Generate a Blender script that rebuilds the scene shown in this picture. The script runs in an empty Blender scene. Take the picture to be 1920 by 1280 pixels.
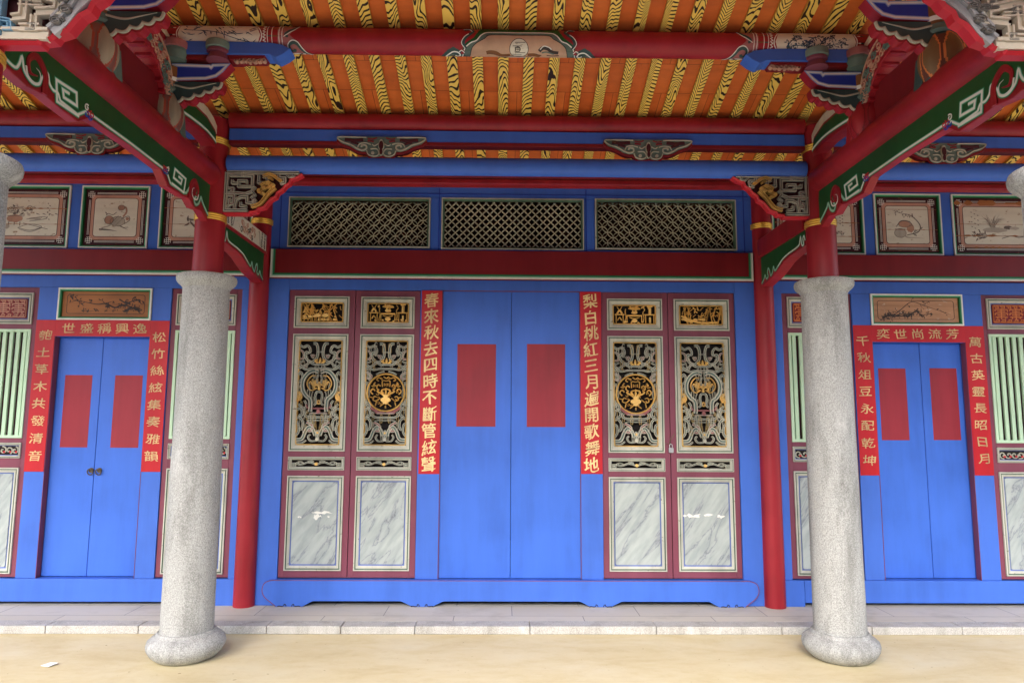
import bpy, bmesh, math, random
from mathutils import Vector, Matrix
from mathutils.geometry import tessellate_polygon
C = bpy.context.scene
PI = math.pi
rnd = random.Random(7)

# ------------------------------------------------------------------ camera, sky, sun, exposure
cam = bpy.data.objects.new('camera', bpy.data.cameras.new('camera'))
C.collection.objects.link(cam); C.camera = cam
cr_, cu_, cf_ = Vector((0.999885, -0.014188, 0.005387)), Vector((-0.006991, -0.115617, 0.993269)), Vector((0.01347, 0.993192, 0.115703))
cm = Matrix((cr_, cu_, -cf_)).transposed().to_4x4(); cm.translation = (-0.08062, -5.39261, 1.43215)
cam.matrix_world = cm
cam.data.sensor_width = 36; cam.data.lens = 24.194; cam.data.clip_start = .05; cam.data.clip_end = 500

SUN_EL, SUN_AZ = 34, 194          # degrees; the sun stands behind the camera above the court
w = bpy.data.worlds.new('World'); C.world = w; w.use_nodes = True
nt = w.node_tree; bg = nt.nodes['Background']
sk = nt.nodes.new('ShaderNodeTexSky'); sk.sky_type = 'NISHITA'; sk.sun_disc = False
sk.sun_elevation = math.radians(SUN_EL); sk.sun_rotation = math.radians(SUN_AZ)
sk.air_density = 1.0; sk.dust_density = 1.6; sk.ozone_density = 0.6
nt.links.new(sk.outputs[0], bg.inputs[0]); bg.inputs[1].default_value = .15
sun = bpy.data.objects.new('sun', bpy.data.lights.new('sun', 'SUN')); C.collection.objects.link(sun)
sun.data.energy = 1.3; sun.data.angle = math.radians(50); sun.data.color = (1, .985, .97)
az = math.radians(SUN_AZ); el = math.radians(SUN_EL)
sd = Vector((math.sin(az)*math.cos(el), math.cos(az)*math.cos(el), math.sin(el)))
sun.rotation_euler = sd.to_track_quat('Z', 'Y').to_euler()
C.view_settings.view_transform = 'Standard'; C.view_settings.look = 'None'
C.view_settings.exposure = 2.0; C.view_settings.gamma = 1
C.render.engine = 'CYCLES'
C.cycles.use_denoising = True
C.cycles.max_bounces = 8; C.cycles.diffuse_bounces = 5

# ------------------------------------------------------------------ materials
MATS = {}
def N(nt, t, **kw):
    n = nt.nodes.new(t)
    for k, v in kw.items():
        if k.startswith('i_'):
            key = k[2:]; n.inputs[int(key) if key.isdigit() else key].default_value = v
        else: setattr(n, k, v)
    return n
def base(name, rough=.5, spec=.4):
    m = bpy.data.materials.new(name); m.use_nodes = True
    b = m.node_tree.nodes['Principled BSDF']
    b.inputs['Roughness'].default_value = rough; b.inputs['Specular IOR Level'].default_value = spec
    MATS[name] = m
    return m, m.node_tree, b
def ramp(nt, stops, interp='LINEAR'):
    r = nt.nodes.new('ShaderNodeValToRGB'); r.color_ramp.interpolation = interp
    e = r.color_ramp.elements
    e[0].position, e[0].color = stops[0][0], (*stops[0][1], 1)
    e[1].position, e[1].color = stops[-1][0], (*stops[-1][1], 1)
    for p, c in stops[1:-1]:
        x = e.new(p); x.color = (*c, 1)
    return r
def sc(c, k): return tuple(min(1, x*k) for x in c)
def posvec(nt, scale):
    g = N(nt, 'ShaderNodeNewGeometry'); mp = N(nt, 'ShaderNodeMapping'); mp.inputs['Scale'].default_value = scale
    nt.links.new(g.outputs['Position'], mp.inputs['Vector']); return mp.outputs[0]
def paint(name, col, rough=.45, var=.16, bump=.15, spec=.35, metal=0, grain=(9, 9, 1.2), chip=None):
    m, nt, b = base(name, rough, spec); L = nt.links.new
    n1 = N(nt, 'ShaderNodeTexNoise', i_Scale=1.0, i_Detail=7.0, i_Roughness=.62); L(posvec(nt, grain), n1.inputs['Vector'])
    n2 = N(nt, 'ShaderNodeTexNoise', i_Scale=2.3, i_Detail=5.0); L(posvec(nt, (1, 1, 1)), n2.inputs['Vector'])
    mx = N(nt, 'ShaderNodeMath', operation='ADD'); L(n1.outputs[0], mx.inputs[0]); L(n2.outputs[0], mx.inputs[1])
    r = ramp(nt, [(.35, sc(col, 1-var*1.5)), (.5, col), (.66, tuple(min(1, c*(1+var)+.012*var) for c in col))])
    hf = N(nt, 'ShaderNodeMath', operation='MULTIPLY', i_1=.5); L(mx.outputs[0], hf.inputs[0]); L(hf.outputs[0], r.inputs[0])
    out = r.outputs[0]
    if chip:
        nc = N(nt, 'ShaderNodeTexNoise', i_Scale=16.0, i_Detail=8.0, i_Roughness=.7); L(posvec(nt, (1, 1, 2.2)), nc.inputs['Vector'])
        rc = ramp(nt, [(.60, (0, 0, 0)), (.66, (1, 1, 1))]); L(nc.outputs[0], rc.inputs[0])
        mc = N(nt, 'ShaderNodeMix', data_type='RGBA'); L(rc.outputs[0], mc.inputs['Factor']); L(out, mc.inputs['A']); mc.inputs['B'].default_value = (*chip, 1)
        out = mc.outputs['Result']
    L(out, b.inputs['Base Color']); b.inputs['Metallic'].default_value = metal
    rr = N(nt, 'ShaderNodeMapRange', i_3=rough-.1, i_4=rough+.15); L(n2.outputs[0], rr.inputs[0]); L(rr.outputs[0], b.inputs['Roughness'])
    bp = N(nt, 'ShaderNodeBump', i_Strength=bump, i_Distance=.004); L(n1.outputs[0], bp.inputs['Height']); L(bp.outputs[0], b.inputs['Normal'])
    return m
BLUE = paint('blue_paint', (.050, .145, .57), .5, .09, .12)
BLUED = paint('blue_door_paint', (.047, .150, .62), .42, .10, .14)
BLUEN = paint('ultramarine_paint', (.018, .045, .36), .5, .12)
BLUEM = paint('pale_blue_paint', (.30, .40, .66), .6, .15)
RED = paint('red_lacquer', (.31, .012, .021), .42, .22, .25, .4)
REDB = paint('bright_red_paint', (.52, .018, .03), .45, .12)
REDD = paint('dark_red_paint', (.19, .010, .015), .45, .12)
POST = paint('red_sheet', (.30, .022, .036), .5, .14)
POSTC = paint('couplet_red_paint', (.47, .010, .018), .4, .14, .3)
MAR = paint('maroon_paint', (.20, .050, .080), .48, .13)
MARD = paint('dark_maroon_paint', (.055, .010, .016), .55, .25, chip=(.16, .075, .035))
GREEN = paint('dark_green_paint', (.010, .085, .022), .45, .15)
GREENM = paint('mid_green_paint', (.02, .22, .10), .5, .12)
MINT = paint('mint_paint', (.33, .60, .46), .5, .08)
SLATG = paint('pale_green_slat_paint', (.50, .70, .49), .5, .1)
WHITE = paint('white_paint', (.78, .78, .72), .5, .08)
CREAM = paint('cream_paint', (.66, .58, .44), .6, .2)
BOARD = paint('aged_white_board', (.70, .665, .55), .6, .10, grain=(1.2, 9, 14), chip=(.30, .19, .10))
PINK = paint('pink_border_paint', (.56, .30, .22), .6, .15)
GOLD = paint('gold_paint', (.74, .46, .13), .38, .3, .5, .5, .25)
GOLDR = paint('gilt_band', (.75, .45, .07), .3, .15, .1, .5, .5)
GOLDT = paint('gold_lettering', (.80, .57, .27), .5, .5, .3)
DRK = paint('dark_paint_void_shade', (.012, .008, .008), .8, .3)  # near-black; also stands in for the unlit hollow behind carved openings
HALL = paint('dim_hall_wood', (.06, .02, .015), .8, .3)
MOULD = paint('weathered_pale_moulding', (.50, .50, .42), .65, .22, .5, chip=(.20, .17, .12))
MOULDG = paint('green_moulding', (.07, .13, .085), .6, .3, .4)
MOULDB = paint('bluish_moulding', (.13, .18, .42), .6, .35, .4)
CARV = paint('greygreen_carving', (.11, .165, .14), .55, .3, .6)
CARVL = paint('pale_carving_edge', (.40, .40, .32), .55, .3, .6)
CARVP = paint('mauve_carving', (.34, .12, .12), .55, .3, .5)
TEAL = paint('teal_carving', (.035, .075, .075), .55, .3, .5)
OLIVE = paint('khaki_lattice', (.46, .42, .30), .6, .2)
BROWN = paint('brown_block_paint', (.19, .075, .022), .5, .2)
INK = paint('ink_line', (.05, .04, .038), .7, .3)
INKB = paint('blue_ink_line', (.04, .075, .12), .7, .3)
INKR = paint('russet_ink', (.46, .26, .18), .7, .25)
INKS = paint('faded_ink', (.15, .12, .105), .7, .3)
INKG = paint('grey_wash', (.46, .41, .34), .7, .2)
WOODP = paint('plaque_wood', (.36, .145, .05), .55, .22, .4, grain=(1.5, 9, 26))
WOODP2 = paint('worn_plaque_wood', (.46, .25, .14), .6, .25, .4, grain=(1.5, 9, 26), chip=(.6, .5, .38))
FLESH = paint('cartouche_ground', (.52, .33, .22), .6, .18)
STEEL = paint('steel', (.5, .5, .5), .3, .2, .1, .5, .9)
BRASS = paint('dark_brass', (.13, .10, .06), .35, .3, .1, .5, .8)
GOLDS = paint('muted_gold_lettering', (.60, .42, .20), .5, .5, .3)
PAPER = paint('paper', (.85, .85, .87), .7, .03)
LATR = paint('orange_fret_paint', (.60, .20, .06), .55, .2)

def granite(name, c0, c1, stain, bump=.5):
    m, nt, b = base(name, .75, .25); L = nt.links.new
    n1 = N(nt, 'ShaderNodeTexNoise', i_Scale=150.0, i_Detail=6.0, i_Roughness=.75); L(posvec(nt, (1, 1, 1)), n1.inputs['Vector'])
    r1 = ramp(nt, [(.30, c0), (.5, tuple((a+d)/2 for a, d in zip(c0, c1))), (.66, c1)]); L(n1.outputs[0], r1.inputs[0])
    n2 = N(nt, 'ShaderNodeTexNoise', i_Scale=1.0, i_Detail=8.0, i_Roughness=.66); L(posvec(nt, (8, 8, 1.6)), n2.inputs['Vector'])
    r2 = ramp(nt, [(.34, stain), (.52, (1, 1, 1)), (.72, (1.0, 1.0, 1.0))]); L(n2.outputs[0], r2.inputs[0])
    mx = N(nt, 'ShaderNodeMix', data_type='RGBA', blend_type='MULTIPLY'); mx.inputs['Factor'].default_value = 1
    L(r1.outputs[0], mx.inputs['A']); L(r2.outputs[0], mx.inputs['B'])
    n3 = N(nt, 'ShaderNodeTexNoise', i_Scale=1.0, i_Detail=6.0, i_Roughness=.7); L(posvec(nt, (7, 7, 3)), n3.inputs['Vector'])
    r3 = ramp(nt, [(.58, (0, 0, 0)), (.70, (1, 1, 1))]); L(n3.outputs[0], r3.inputs[0])
    ml = N(nt, 'ShaderNodeMix', data_type='RGBA'); L(mx.outputs['Result'], ml.inputs['A']); ml.inputs['B'].default_value = (.66, .66, .64, 1)
    fm = N(nt, 'ShaderNodeMath', operation='MULTIPLY', i_1=.5); L(r3.outputs[0], fm.inputs[0]); L(fm.outputs[0], ml.inputs['Factor'])
    L(ml.outputs['Result'], b.inputs['Base Color'])
    bp = N(nt, 'ShaderNodeBump', i_Strength=bump, i_Distance=.004); L(n1.outputs[0], bp.inputs['Height']); L(bp.outputs[0], b.inputs['Normal'])
    return m
GRAN = granite('granite', (.17, .17, .16), (.60, .605, .58), (.66, .66, .65))
KERB = granite('kerb_granite', (.26, .25, .23), (.66, .65, .61), (.74, .73, .70))

def slab_mat():
    m, nt, b = base('slab_stone', .7, .3); L = nt.links.new
    br = N(nt, 'ShaderNodeTexBrick', offset=.45, i_Scale=1.0); br.inputs['Brick Width'].default_value = .92; br.inputs['Row Height'].default_value = .27
    br.inputs['Mortar Size'].default_value = .003; br.inputs['Color1'].default_value = (.53, .495, .415, 1); br.inputs['Color2'].default_value = (.57, .535, .455, 1); br.inputs['Mortar'].default_value = (.24, .23, .215, 1)
    L(posvec(nt, (1, 1, 1)), br.inputs['Vector'])
    n = N(nt, 'ShaderNodeTexNoise', i_Scale=3.0, i_Detail=9.0, i_Roughness=.7); L(posvec(nt, (1, 1.4, 1)), n.inputs['Vector'])
    r = ramp(nt, [(.3, (.82, .81, .79)), (.5, (1, 1, 1)), (.7, (1, .98, .95))]); L(n.outputs[0], r.inputs[0])
    mx = N(nt, 'ShaderNodeMix', data_type='RGBA', blend_type='MULTIPLY'); mx.inputs['Factor'].default_value = 1
    L(br.outputs[0], mx.inputs['A']); L(r.outputs[0], mx.inputs['B']); L(mx.outputs['Result'], b.inputs['Base Color'])
    return m
SLAB = slab_mat()
COURT = paint('court_bounce_grey', (.27, .26, .24), .8, .3)  # grey chosen for the light it bounces under the roof
def ground_mat():
    m, nt, b = base('pale_yellow_concrete', .75, .25); L = nt.links.new
    n = N(nt, 'ShaderNodeTexNoise', i_Scale=1.6, i_Detail=9.0, i_Roughness=.62, i_Distortion=.6); L(posvec(nt, (1, 2.2, 1)), n.inputs['Vector'])
    r = ramp(nt, [(.25, (.54, .445, .25)), (.44, (.61, .525, .32)), (.58, (.64, .565, .37)), (.78, (.65, .60, .44))]); L(n.outputs[0], r.inputs[0])
    n2 = N(nt, 'ShaderNodeTexNoise', i_Scale=60.0, i_Detail=6.0, i_Roughness=.7); L(posvec(nt, (1, 1, 1)), n2.inputs['Vector'])
    r2 = ramp(nt, [(.24, (.88, .87, .85)), (.42, (1, 1, 1))]); L(n2.outputs[0], r2.inputs[0])
    mx = N(nt, 'ShaderNodeMix', data_type='RGBA', blend_type='MULTIPLY'); mx.inputs['Factor'].default_value = 1
    L(r.outputs[0], mx.inputs['A']); L(r2.outputs[0], mx.inputs['B']); L(mx.outputs['Result'], b.inputs['Base Color'])
    n3 = N(nt, 'ShaderNodeTexNoise', i_Scale=26.0, i_Detail=2.0, i_Roughness=.4); L(posvec(nt, (1, 1.3, 1)), n3.inputs['Vector'])
    r3 = ramp(nt, [(.745, (0, 0, 0)), (.775, (1, 1, 1))]); L(n3.outputs[0], r3.inputs[0])
    m3 = N(nt, 'ShaderNodeMix', data_type='RGBA'); L(r3.outputs[0], m3.inputs['Factor']); L(mx.outputs['Result'], m3.inputs['A']); m3.inputs['B'].default_value = (.30, .22, .12, 1)
    n4 = N(nt, 'ShaderNodeTexNoise', i_Scale=7.0, i_Detail=10.0, i_Roughness=.78); L(posvec(nt, (1, 1.6, 1)), n4.inputs['Vector'])
    r4 = ramp(nt, [(.34, (.93, .91, .87)), (.52, (1, 1, 1)), (.70, (1.0, 1.0, 1.0))]); L(n4.outputs[0], r4.inputs[0])
    m4 = N(nt, 'ShaderNodeMix', data_type='RGBA', blend_type='MULTIPLY'); m4.inputs['Factor'].default_value = 1; L(m3.outputs['Result'], m4.inputs['A']); L(r4.outputs[0], m4.inputs['B'])
    L(m4.outputs['Result'], b.inputs['Base Color'])
    bp = N(nt, 'ShaderNodeBump', i_Strength=.25, i_Distance=.003); L(n2.outputs[0], bp.inputs['Height']); L(bp.outputs[0], b.inputs['Normal'])
    return m
GROUND = ground_mat()
def board_mat():
    m, nt, b = base('orange_ceiling_board', .55, .3); L = nt.links.new
    br = N(nt, 'ShaderNodeTexBrick', offset=.3, i_Scale=1.0); br.inputs['Brick Width'].default_value = .311; br.inputs['Row Height'].default_value = .235
    br.inputs['Mortar Size'].default_value = .0016; br.inputs['Color1'].default_value = (.60, .120, .022, 1); br.inputs['Color2'].default_value = (.70, .170, .034, 1); br.inputs['Mortar'].default_value = (.20, .04, .012, 1)
    L(posvec(nt, (1, 1, 1)), br.inputs['Vector'])
    n = N(nt, 'ShaderNodeTexNoise', i_Scale=4.0, i_Detail=8.0, i_Roughness=.65); L(posvec(nt, (1, 3, 1)), n.inputs['Vector'])
    r = ramp(nt, [(.3, (.78, .78, .78)), (.6, (1, 1, 1))]); L(n.outputs[0], r.inputs[0])
    mx = N(nt, 'ShaderNodeMix', data_type='RGBA', blend_type='MULTIPLY'); mx.inputs['Factor'].default_value = 1
    L(br.outputs[0], mx.inputs['A']); L(r.outputs[0], mx.inputs['B']); L(mx.outputs['Result'], b.inputs['Base Color'])
    return m
ORANGE = board_mat()
def tiger_mat():
    m, nt, b = base('tiger_grain_paint', .5, .35); L = nt.links.new
    tc = N(nt, 'ShaderNodeTexCoord'); oi = N(nt, 'ShaderNodeObjectInfo')
    def mth(op, a, b_=None, v=None):
        n = N(nt, 'ShaderNodeMath', operation=op)
        L(a, n.inputs[0])
        if b_ is not None: L(b_, n.inputs[1])
        elif v is not None: n.inputs[1].default_value = v
        return n.outputs[0]
    sp = N(nt, 'ShaderNodeSeparateXYZ'); L(tc.outputs['Object'], sp.inputs[0])
    R = oi.outputs['Random']; X, Y = sp.outputs[0], sp.outputs[1]
    off = mth('MULTIPLY', R, v=61.0)
    cv = N(nt, 'ShaderNodeCombineXYZ'); L(mth('MULTIPLY', X, v=13.0), cv.inputs[0]); L(mth('MULTIPLY', Y, v=3.6), cv.inputs[1]); L(off, cv.inputs[2])
    n = N(nt, 'ShaderNodeTexNoise', i_Scale=1.0, i_Detail=1.0, i_Roughness=.45); L(cv.outputs[0], n.inputs['Vector'])
    r2 = mth('FRACT', mth('MULTIPLY', R, v=7.31)); r3 = mth('FRACT', mth('MULTIPLY', R, v=19.7)); r4 = mth('FRACT', mth('MULTIPLY', R, v=43.1))
    # phase = noise*K + y*c + |x|*d + x*e
    ph = mth('MULTIPLY', n.outputs[0], mth('ADD', mth('MULTIPLY', r2, v=10.0), v=2.5))
    ph = mth('ADD', ph, mth('MULTIPLY', Y, mth('MULTIPLY', mth('SIGN', mth('SUBTRACT', r3, v=.5)), mth('ADD', mth('MULTIPLY', r4, v=22.0), v=15.0))))
    ph = mth('ADD', ph, mth('MULTIPLY', mth('ABSOLUTE', X), mth('MULTIPLY', mth('SUBTRACT', r4, v=.35), v=95.0)))
    ph = mth('ADD', ph, mth('MULTIPLY', X, mth('MULTIPLY', mth('SUBTRACT', r2, v=.5), v=70.0)))
    s = mth('SINE', mth('MULTIPLY', ph, v=2*PI))
    nb = N(nt, 'ShaderNodeTexNoise', i_Scale=34.0, i_Detail=1.0); L(tc.outputs['Object'], nb.inputs['Vector'])
    s = mth('ADD', s, mth('MULTIPLY', mth('SUBTRACT', nb.outputs[0], v=.5), v=.9))
    r = ramp(nt, [(.0, (.88, .60, .12)), (.68, (.88, .60, .12)), (.78, (.022, .008, .006)), (1, (.022, .008, .006))])
    s01 = mth('MULTIPLY', mth('ADD', s, v=1.0), v=.5); L(s01, r.inputs[0]); L(r.outputs[0], b.inputs['Base Color'])
    return m
TIGER = tiger_mat()
YELL = paint('yellow_rafter_side', (.50, .28, .04), .5, .2)
def marble_mat():
    m, nt, b = base('painted_marble', .4, .4); L = nt.links.new
    oi = N(nt, 'ShaderNodeObjectInfo')
    g = N(nt, 'ShaderNodeNewGeometry'); mp = N(nt, 'ShaderNodeMapping'); mp.inputs['Scale'].default_value = (6.5, 6.5, 1.5); m0 = N(nt, 'ShaderNodeMapping'); m0.inputs['Rotation'].default_value = (0, -.62, 0)
    L(g.outputs['Position'], m0.inputs['Vector']); vo = N(nt, 'ShaderNodeVectorMath', operation='ADD'); cb = N(nt, 'ShaderNodeCombineXYZ'); mo_ = N(nt, 'ShaderNodeMath', operation='MULTIPLY', i_1=17.0)
    L(oi.outputs['Random'], mo_.inputs[0]); L(mo_.outputs[0], cb.inputs[0]); L(mo_.outputs[0], cb.inputs[1]); L(m0.outputs[0], vo.inputs[0]); L(cb.outputs[0], vo.inputs[1]); L(vo.outputs[0], mp.inputs['Vector'])
    n = N(nt, 'ShaderNodeTexNoise', i_Scale=1.0, i_Detail=6.0, i_Roughness=.6, i_Distortion=.5); L(mp.outputs[0], n.inputs['Vector'])
    a = N(nt, 'ShaderNodeMath', operation='SUBTRACT', i_1=.5); L(n.outputs[0], a.inputs[0])
    ab = N(nt, 'ShaderNodeMath', operation='ABSOLUTE'); L(a.outputs[0], ab.inputs[0])
    r = ramp(nt, [(.0, (.20, .225, .25)), (.006, (.33, .36, .37)), (.025, (.40, .445, .43)), (.15, (.45, .50, .47))]); L(ab.outputs[0], r.inputs[0])
    n2 = N(nt, 'ShaderNodeTexNoise', i_Scale=4.0, i_Detail=5.0); L(mp.outputs[0], n2.inputs['Vector'])
    r2 = ramp(nt, [(.35, (.78, .80, .82)), (.6, (1, 1, 1))]); L(n2.outputs[0], r2.inputs[0])
    mx = N(nt, 'ShaderNodeMix', data_type='RGBA', blend_type='MULTIPLY'); mx.inputs['Factor'].default_value = 1
    L(r.outputs[0], mx.inputs['A']); L(r2.outputs[0], mx.inputs['B']); L(mx.outputs['Result'], b.inputs['Base Color'])
    return m
MARBLE = marble_mat()

# ------------------------------------------------------------------ geometry helpers
def cr(pts, k=7, closed=False):
    """Catmull-Rom through 2D/3D points"""
    P = [Vector(p) for p in pts]; n = len(P); out = []
    rng = range(n) if closed else range(n-1)
    for i in rng:
        p0 = P[(i-1) % n] if closed or i > 0 else P[0]*2-P[1]
        p1, p2 = P[i], P[(i+1) % n]
        p3 = P[(i+2) % n] if closed or i+2 < n else P[-1]*2-P[-2]
        for j in range(k):
            t = j/k
            out.append(.5*((2*p1)+(p2-p0)*t+(2*p0-5*p1+4*p2-p3)*t*t+(3*p1-p0-3*p2+p3)*t**3))
    if not closed: out.append(P[-1])
    return out
def spiral(cx, cy, r0, r1, a0, turns, k=20):
    n = max(6, int(abs(turns)*k)); o = []
    for i in range(n+1):
        t = i/n; a = math.radians(a0)+turns*2*PI*t; r = r0+(r1-r0)*t
        o.append((cx+r*math.cos(a), cy+r*math.sin(a)))
    return o
def wall_T(y, sx=1, ox=0, oz=0): return lambda s, t, n: (sx*(ox+s), y-n, oz+t)
def side_T(sg, x): return lambda s, t, n: (sg*(x-n), s, t)      # faces the middle of the porch: s = y, t = z
class MB:
    def __init__(self): self.v = []; self.f = []; self.m = []; self.k = 0
    def add(self, vs, fs, m=0):
        o = len(self.v); self.v += [tuple(v) for v in vs]
        for f in fs: self.f.append(tuple(o+i for i in f)); self.m.append(m)
        return self
    def box(self, x0, x1, y0, y1, z0, z1, m=0):
        x0, x1 = sorted((x0, x1)); y0, y1 = sorted((y0, y1)); z0, z1 = sorted((z0, z1))
        return self.add([(x0,y0,z0),(x1,y0,z0),(x1,y1,z0),(x0,y1,z0),(x0,y0,z1),(x1,y0,z1),(x1,y1,z1),(x0,y1,z1)],
                 [(0,3,2,1),(4,5,6,7),(0,1,5,4),(1,2,6,5),(2,3,7,6),(3,0,4,7)], m)
    def tbox(self, s0, s1, t0, t1, T, n0, n1, m=0): return self.prism([(s0,t0),(s1,t0),(s1,t1),(s0,t1)], T, n0, n1, m)
    def prism(self, pts, T, n0, n1, m=0, me=None):
        pts = [(p[0], p[1]) for p in pts]; n = len(pts)
        tri = tessellate_polygon([[Vector((p[0], p[1], 0)) for p in pts]])
        vs = [T(s, t, n1) for s, t in pts]+[T(s, t, n0) for s, t in pts]
        o = len(self.v); self.v += vs
        for a, b, c in tri:
            self.f.append((o+a, o+b, o+c)); self.m.append(m)
            self.f.append((o+n+c, o+n+b, o+n+a)); self.m.append(m)
        for i in range(n):
            j = (i+1) % n
            self.f.append((o+i, o+n+i, o+n+j, o+j)); self.m.append(m if me is None else me)
        return self
    def stroke(self, pts, w, T, n0=0, n1=.006, m=0, mm=None, rim=.24, closed=False, taper=False, jit=True):
        P = [Vector((p[0], p[1])) for p in pts]; n = len(P)
        if n < 2: return self
        if jit: self.k += 1; n1 = n1+(self.k % 13)*.00013
        rows = []
        for i in range(n):
            a = P[i-1] if (i > 0 or closed) else P[0]; b = P[(i+1) % n] if (i < n-1 or closed) else P[-1]
            if i == 0 and not closed: d1 = d2 = (P[1]-P[0])
            elif i == n-1 and not closed: d1 = d2 = P[-1]-P[-2]
            else: d1, d2 = P[i]-a, b-P[i]
            if d1.length < 1e-9: d1 = d2
            if d2.length < 1e-9: d2 = d1
            if d1.length < 1e-9: d1 = d2 = Vector((1, 0))
            d1 = d1.normalized(); d2 = d2.normalized(); d = d1+d2
            d = d.normalized() if d.length > 1e-6 else d1
            nn = Vector((-d.y, d.x)); co = max(.5, nn.dot(Vector((-d1.y, d1.x))))
            ww = w[i] if isinstance(w, (list, tuple)) else w
            if taper: t = i/(n-1); ww = ww*(.12+.88*min(1, min(t, 1-t)*4 if taper == 2 else (1-t)*1.6))
            h = nn*(ww/2/co)
            rows.append((P[i]-h, P[i]+h, h))
        o = len(self.v)
        prof = []
        for (l, r, h) in rows:
            hi = h*(1-2*rim)
            c = (l+r)/2
            nm = n1 if mm is None else n1-.35*(n1-n0)
            prof.append([T(*l, n0), T(*l, n1), T(*(c-hi), n1), T(*(c-hi*.9), nm), T(*(c+hi*.9), nm), T(*(c+hi), n1), T(*r, n1), T(*r, n0)] if mm is not None
                        else [T(*l, n0), T(*l, n1-.25*(n1-n0)), T(*c, n1), T(*r, n1-.25*(n1-n0)), T(*r, n0)])
        k = len(prof[0])
        for p in prof: self.v += p
        cnt = n if closed else n-1
        for i in range(cnt):
            j = (i+1) % n
            for q in range(k-1):
                self.f.append((o+i*k+q, o+j*k+q, o+j*k+q+1, o+i*k+q+1))
                self.m.append(mm if (mm is not None and q == 3) else m)
        if not closed:
            self.f.append(tuple(o+q for q in range(k))); self.m.append(m)
            self.f.append(tuple(o+(n-1)*k+q for q in reversed(range(k)))); self.m.append(m)
        return self
    def flat(self, pts, w, T, n, m=0, taper=0):
        """painted line: a thin film of paint lying on a surface"""
        self.k += 1
        return self.stroke(pts, w, T, n-.0003, n+.0004+(self.k % 9)*.00008, m, None, taper=taper, jit=False)
    def tube(self, pts, r, m=0, seg=8, closed=False):
        P = [Vector(p) for p in pts]; n = len(P); o = len(self.v)
        up = None
        for i in range(n):
            a = P[i-1] if (i > 0 or closed) else P[i]; b = P[(i+1) % n] if (i < n-1 or closed) else P[i]
            d = (b-a).normalized()
            if up is None: up = d.orthogonal().normalized()
            up = (up-d*up.dot(d)).normalized(); sd_ = d.cross(up)
            rr = r[i] if isinstance(r, (list, tuple)) else r
            for q in range(seg):
                t = 2*PI*q/seg; self.v.append(tuple(P[i]+up*(rr*math.cos(t))+sd_*(rr*math.sin(t))))
        for i in range(n if closed else n-1):
            j = (i+1) % n
            for q in range(seg):
                self.f.append((o+i*seg+q, o+i*seg+(q+1) % seg, o+j*seg+(q+1) % seg, o+j*seg+q)); self.m.append(m)
        if not closed:
            self.f.append(tuple(o+q for q in reversed(range(seg)))); self.m.append(m)
            self.f.append(tuple(o+(n-1)*seg+q for q in range(seg))); self.m.append(m)
        return self
    def lathe(self, prof, cx, cy, m=0, seg=56, wob=0):
        o = len(self.v); k = len(prof)
        for i in range(seg):
            a = 2*PI*i/seg
            for j, (r, z) in enumerate(prof):
                rr = r*(1+wob*(math.sin(3*a+z*9)+.6*math.sin(7*a+z*23+1)))
                self.v.append((cx+rr*math.cos(a), cy+rr*math.sin(a), z))
        for i in range(seg):
            i2 = (i+1) % seg
            for j in range(k-1):
                self.f.append((o+i*k+j, o+i2*k+j, o+i2*k+j+1, o+i*k+j+1)); self.m.append(m)
        for j, fl in ((0, True), (k-1, False)):
            f = [o+i*k+j for i in range(seg)]
            self.f.append(tuple(reversed(f)) if fl else tuple(f)); self.m.append(m)
        return self
    def cyl(self, p0, p1, r, m=0, seg=32): return self.tube([p0, p1], r, m, seg)
    def frame(self, s0, s1, t0, t1, T, steps, round_=0):
        """mitred moulding: steps = [(inset, height, material)] from outside in"""
        def ring(i):
            a0, a1, b0, b1 = s0+i, s1-i, t0+i, t1-i
            return [(a0, b0), (a1, b0), (a1, b1), (a0, b1)]
        for (i0, h0, m0), (i1, h1, m1) in zip(steps[:-1], steps[1:]):
            o = len(self.v)
            self.v += [T(s, t, h0) for s, t in ring(i0)]+[T(s, t, h1) for s, t in ring(i1)]
            for q in range(4):
                p = (q+1) % 4
                self.f.append((o+q, o+p, o+4+p, o+4+q)); self.m.append(m1)
        return self
    def disc(self, cs, ct, r, T, n0, n1, m=0, k=24, rt=None):
        rt = rt or r
        return self.prism([(cs+r*math.cos(2*PI*i/k), ct+rt*math.sin(2*PI*i/k)) for i in range(k)], T, n0, n1, m)
    def leaf(self, s, t, L, ang, w, T, n, m=0):
        a = math.radians(ang); dx, dy = math.cos(a), math.sin(a)
        pts = [(s, t), (s+dx*L*.45-dy*w*.25, t+dy*L*.45+dx*w*.25), (s+dx*L, t+dy*L)]
        P = cr(pts, 4); ws = [w*max(.12, math.sin(PI*min(1, i/(len(P)-1)*.92+.08))) for i in range(len(P))]
        self.k += 1
        return self.stroke(P, ws, T, n-.0004, n+.0004+(self.k % 9)*.00008, m, jit=False)

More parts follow.
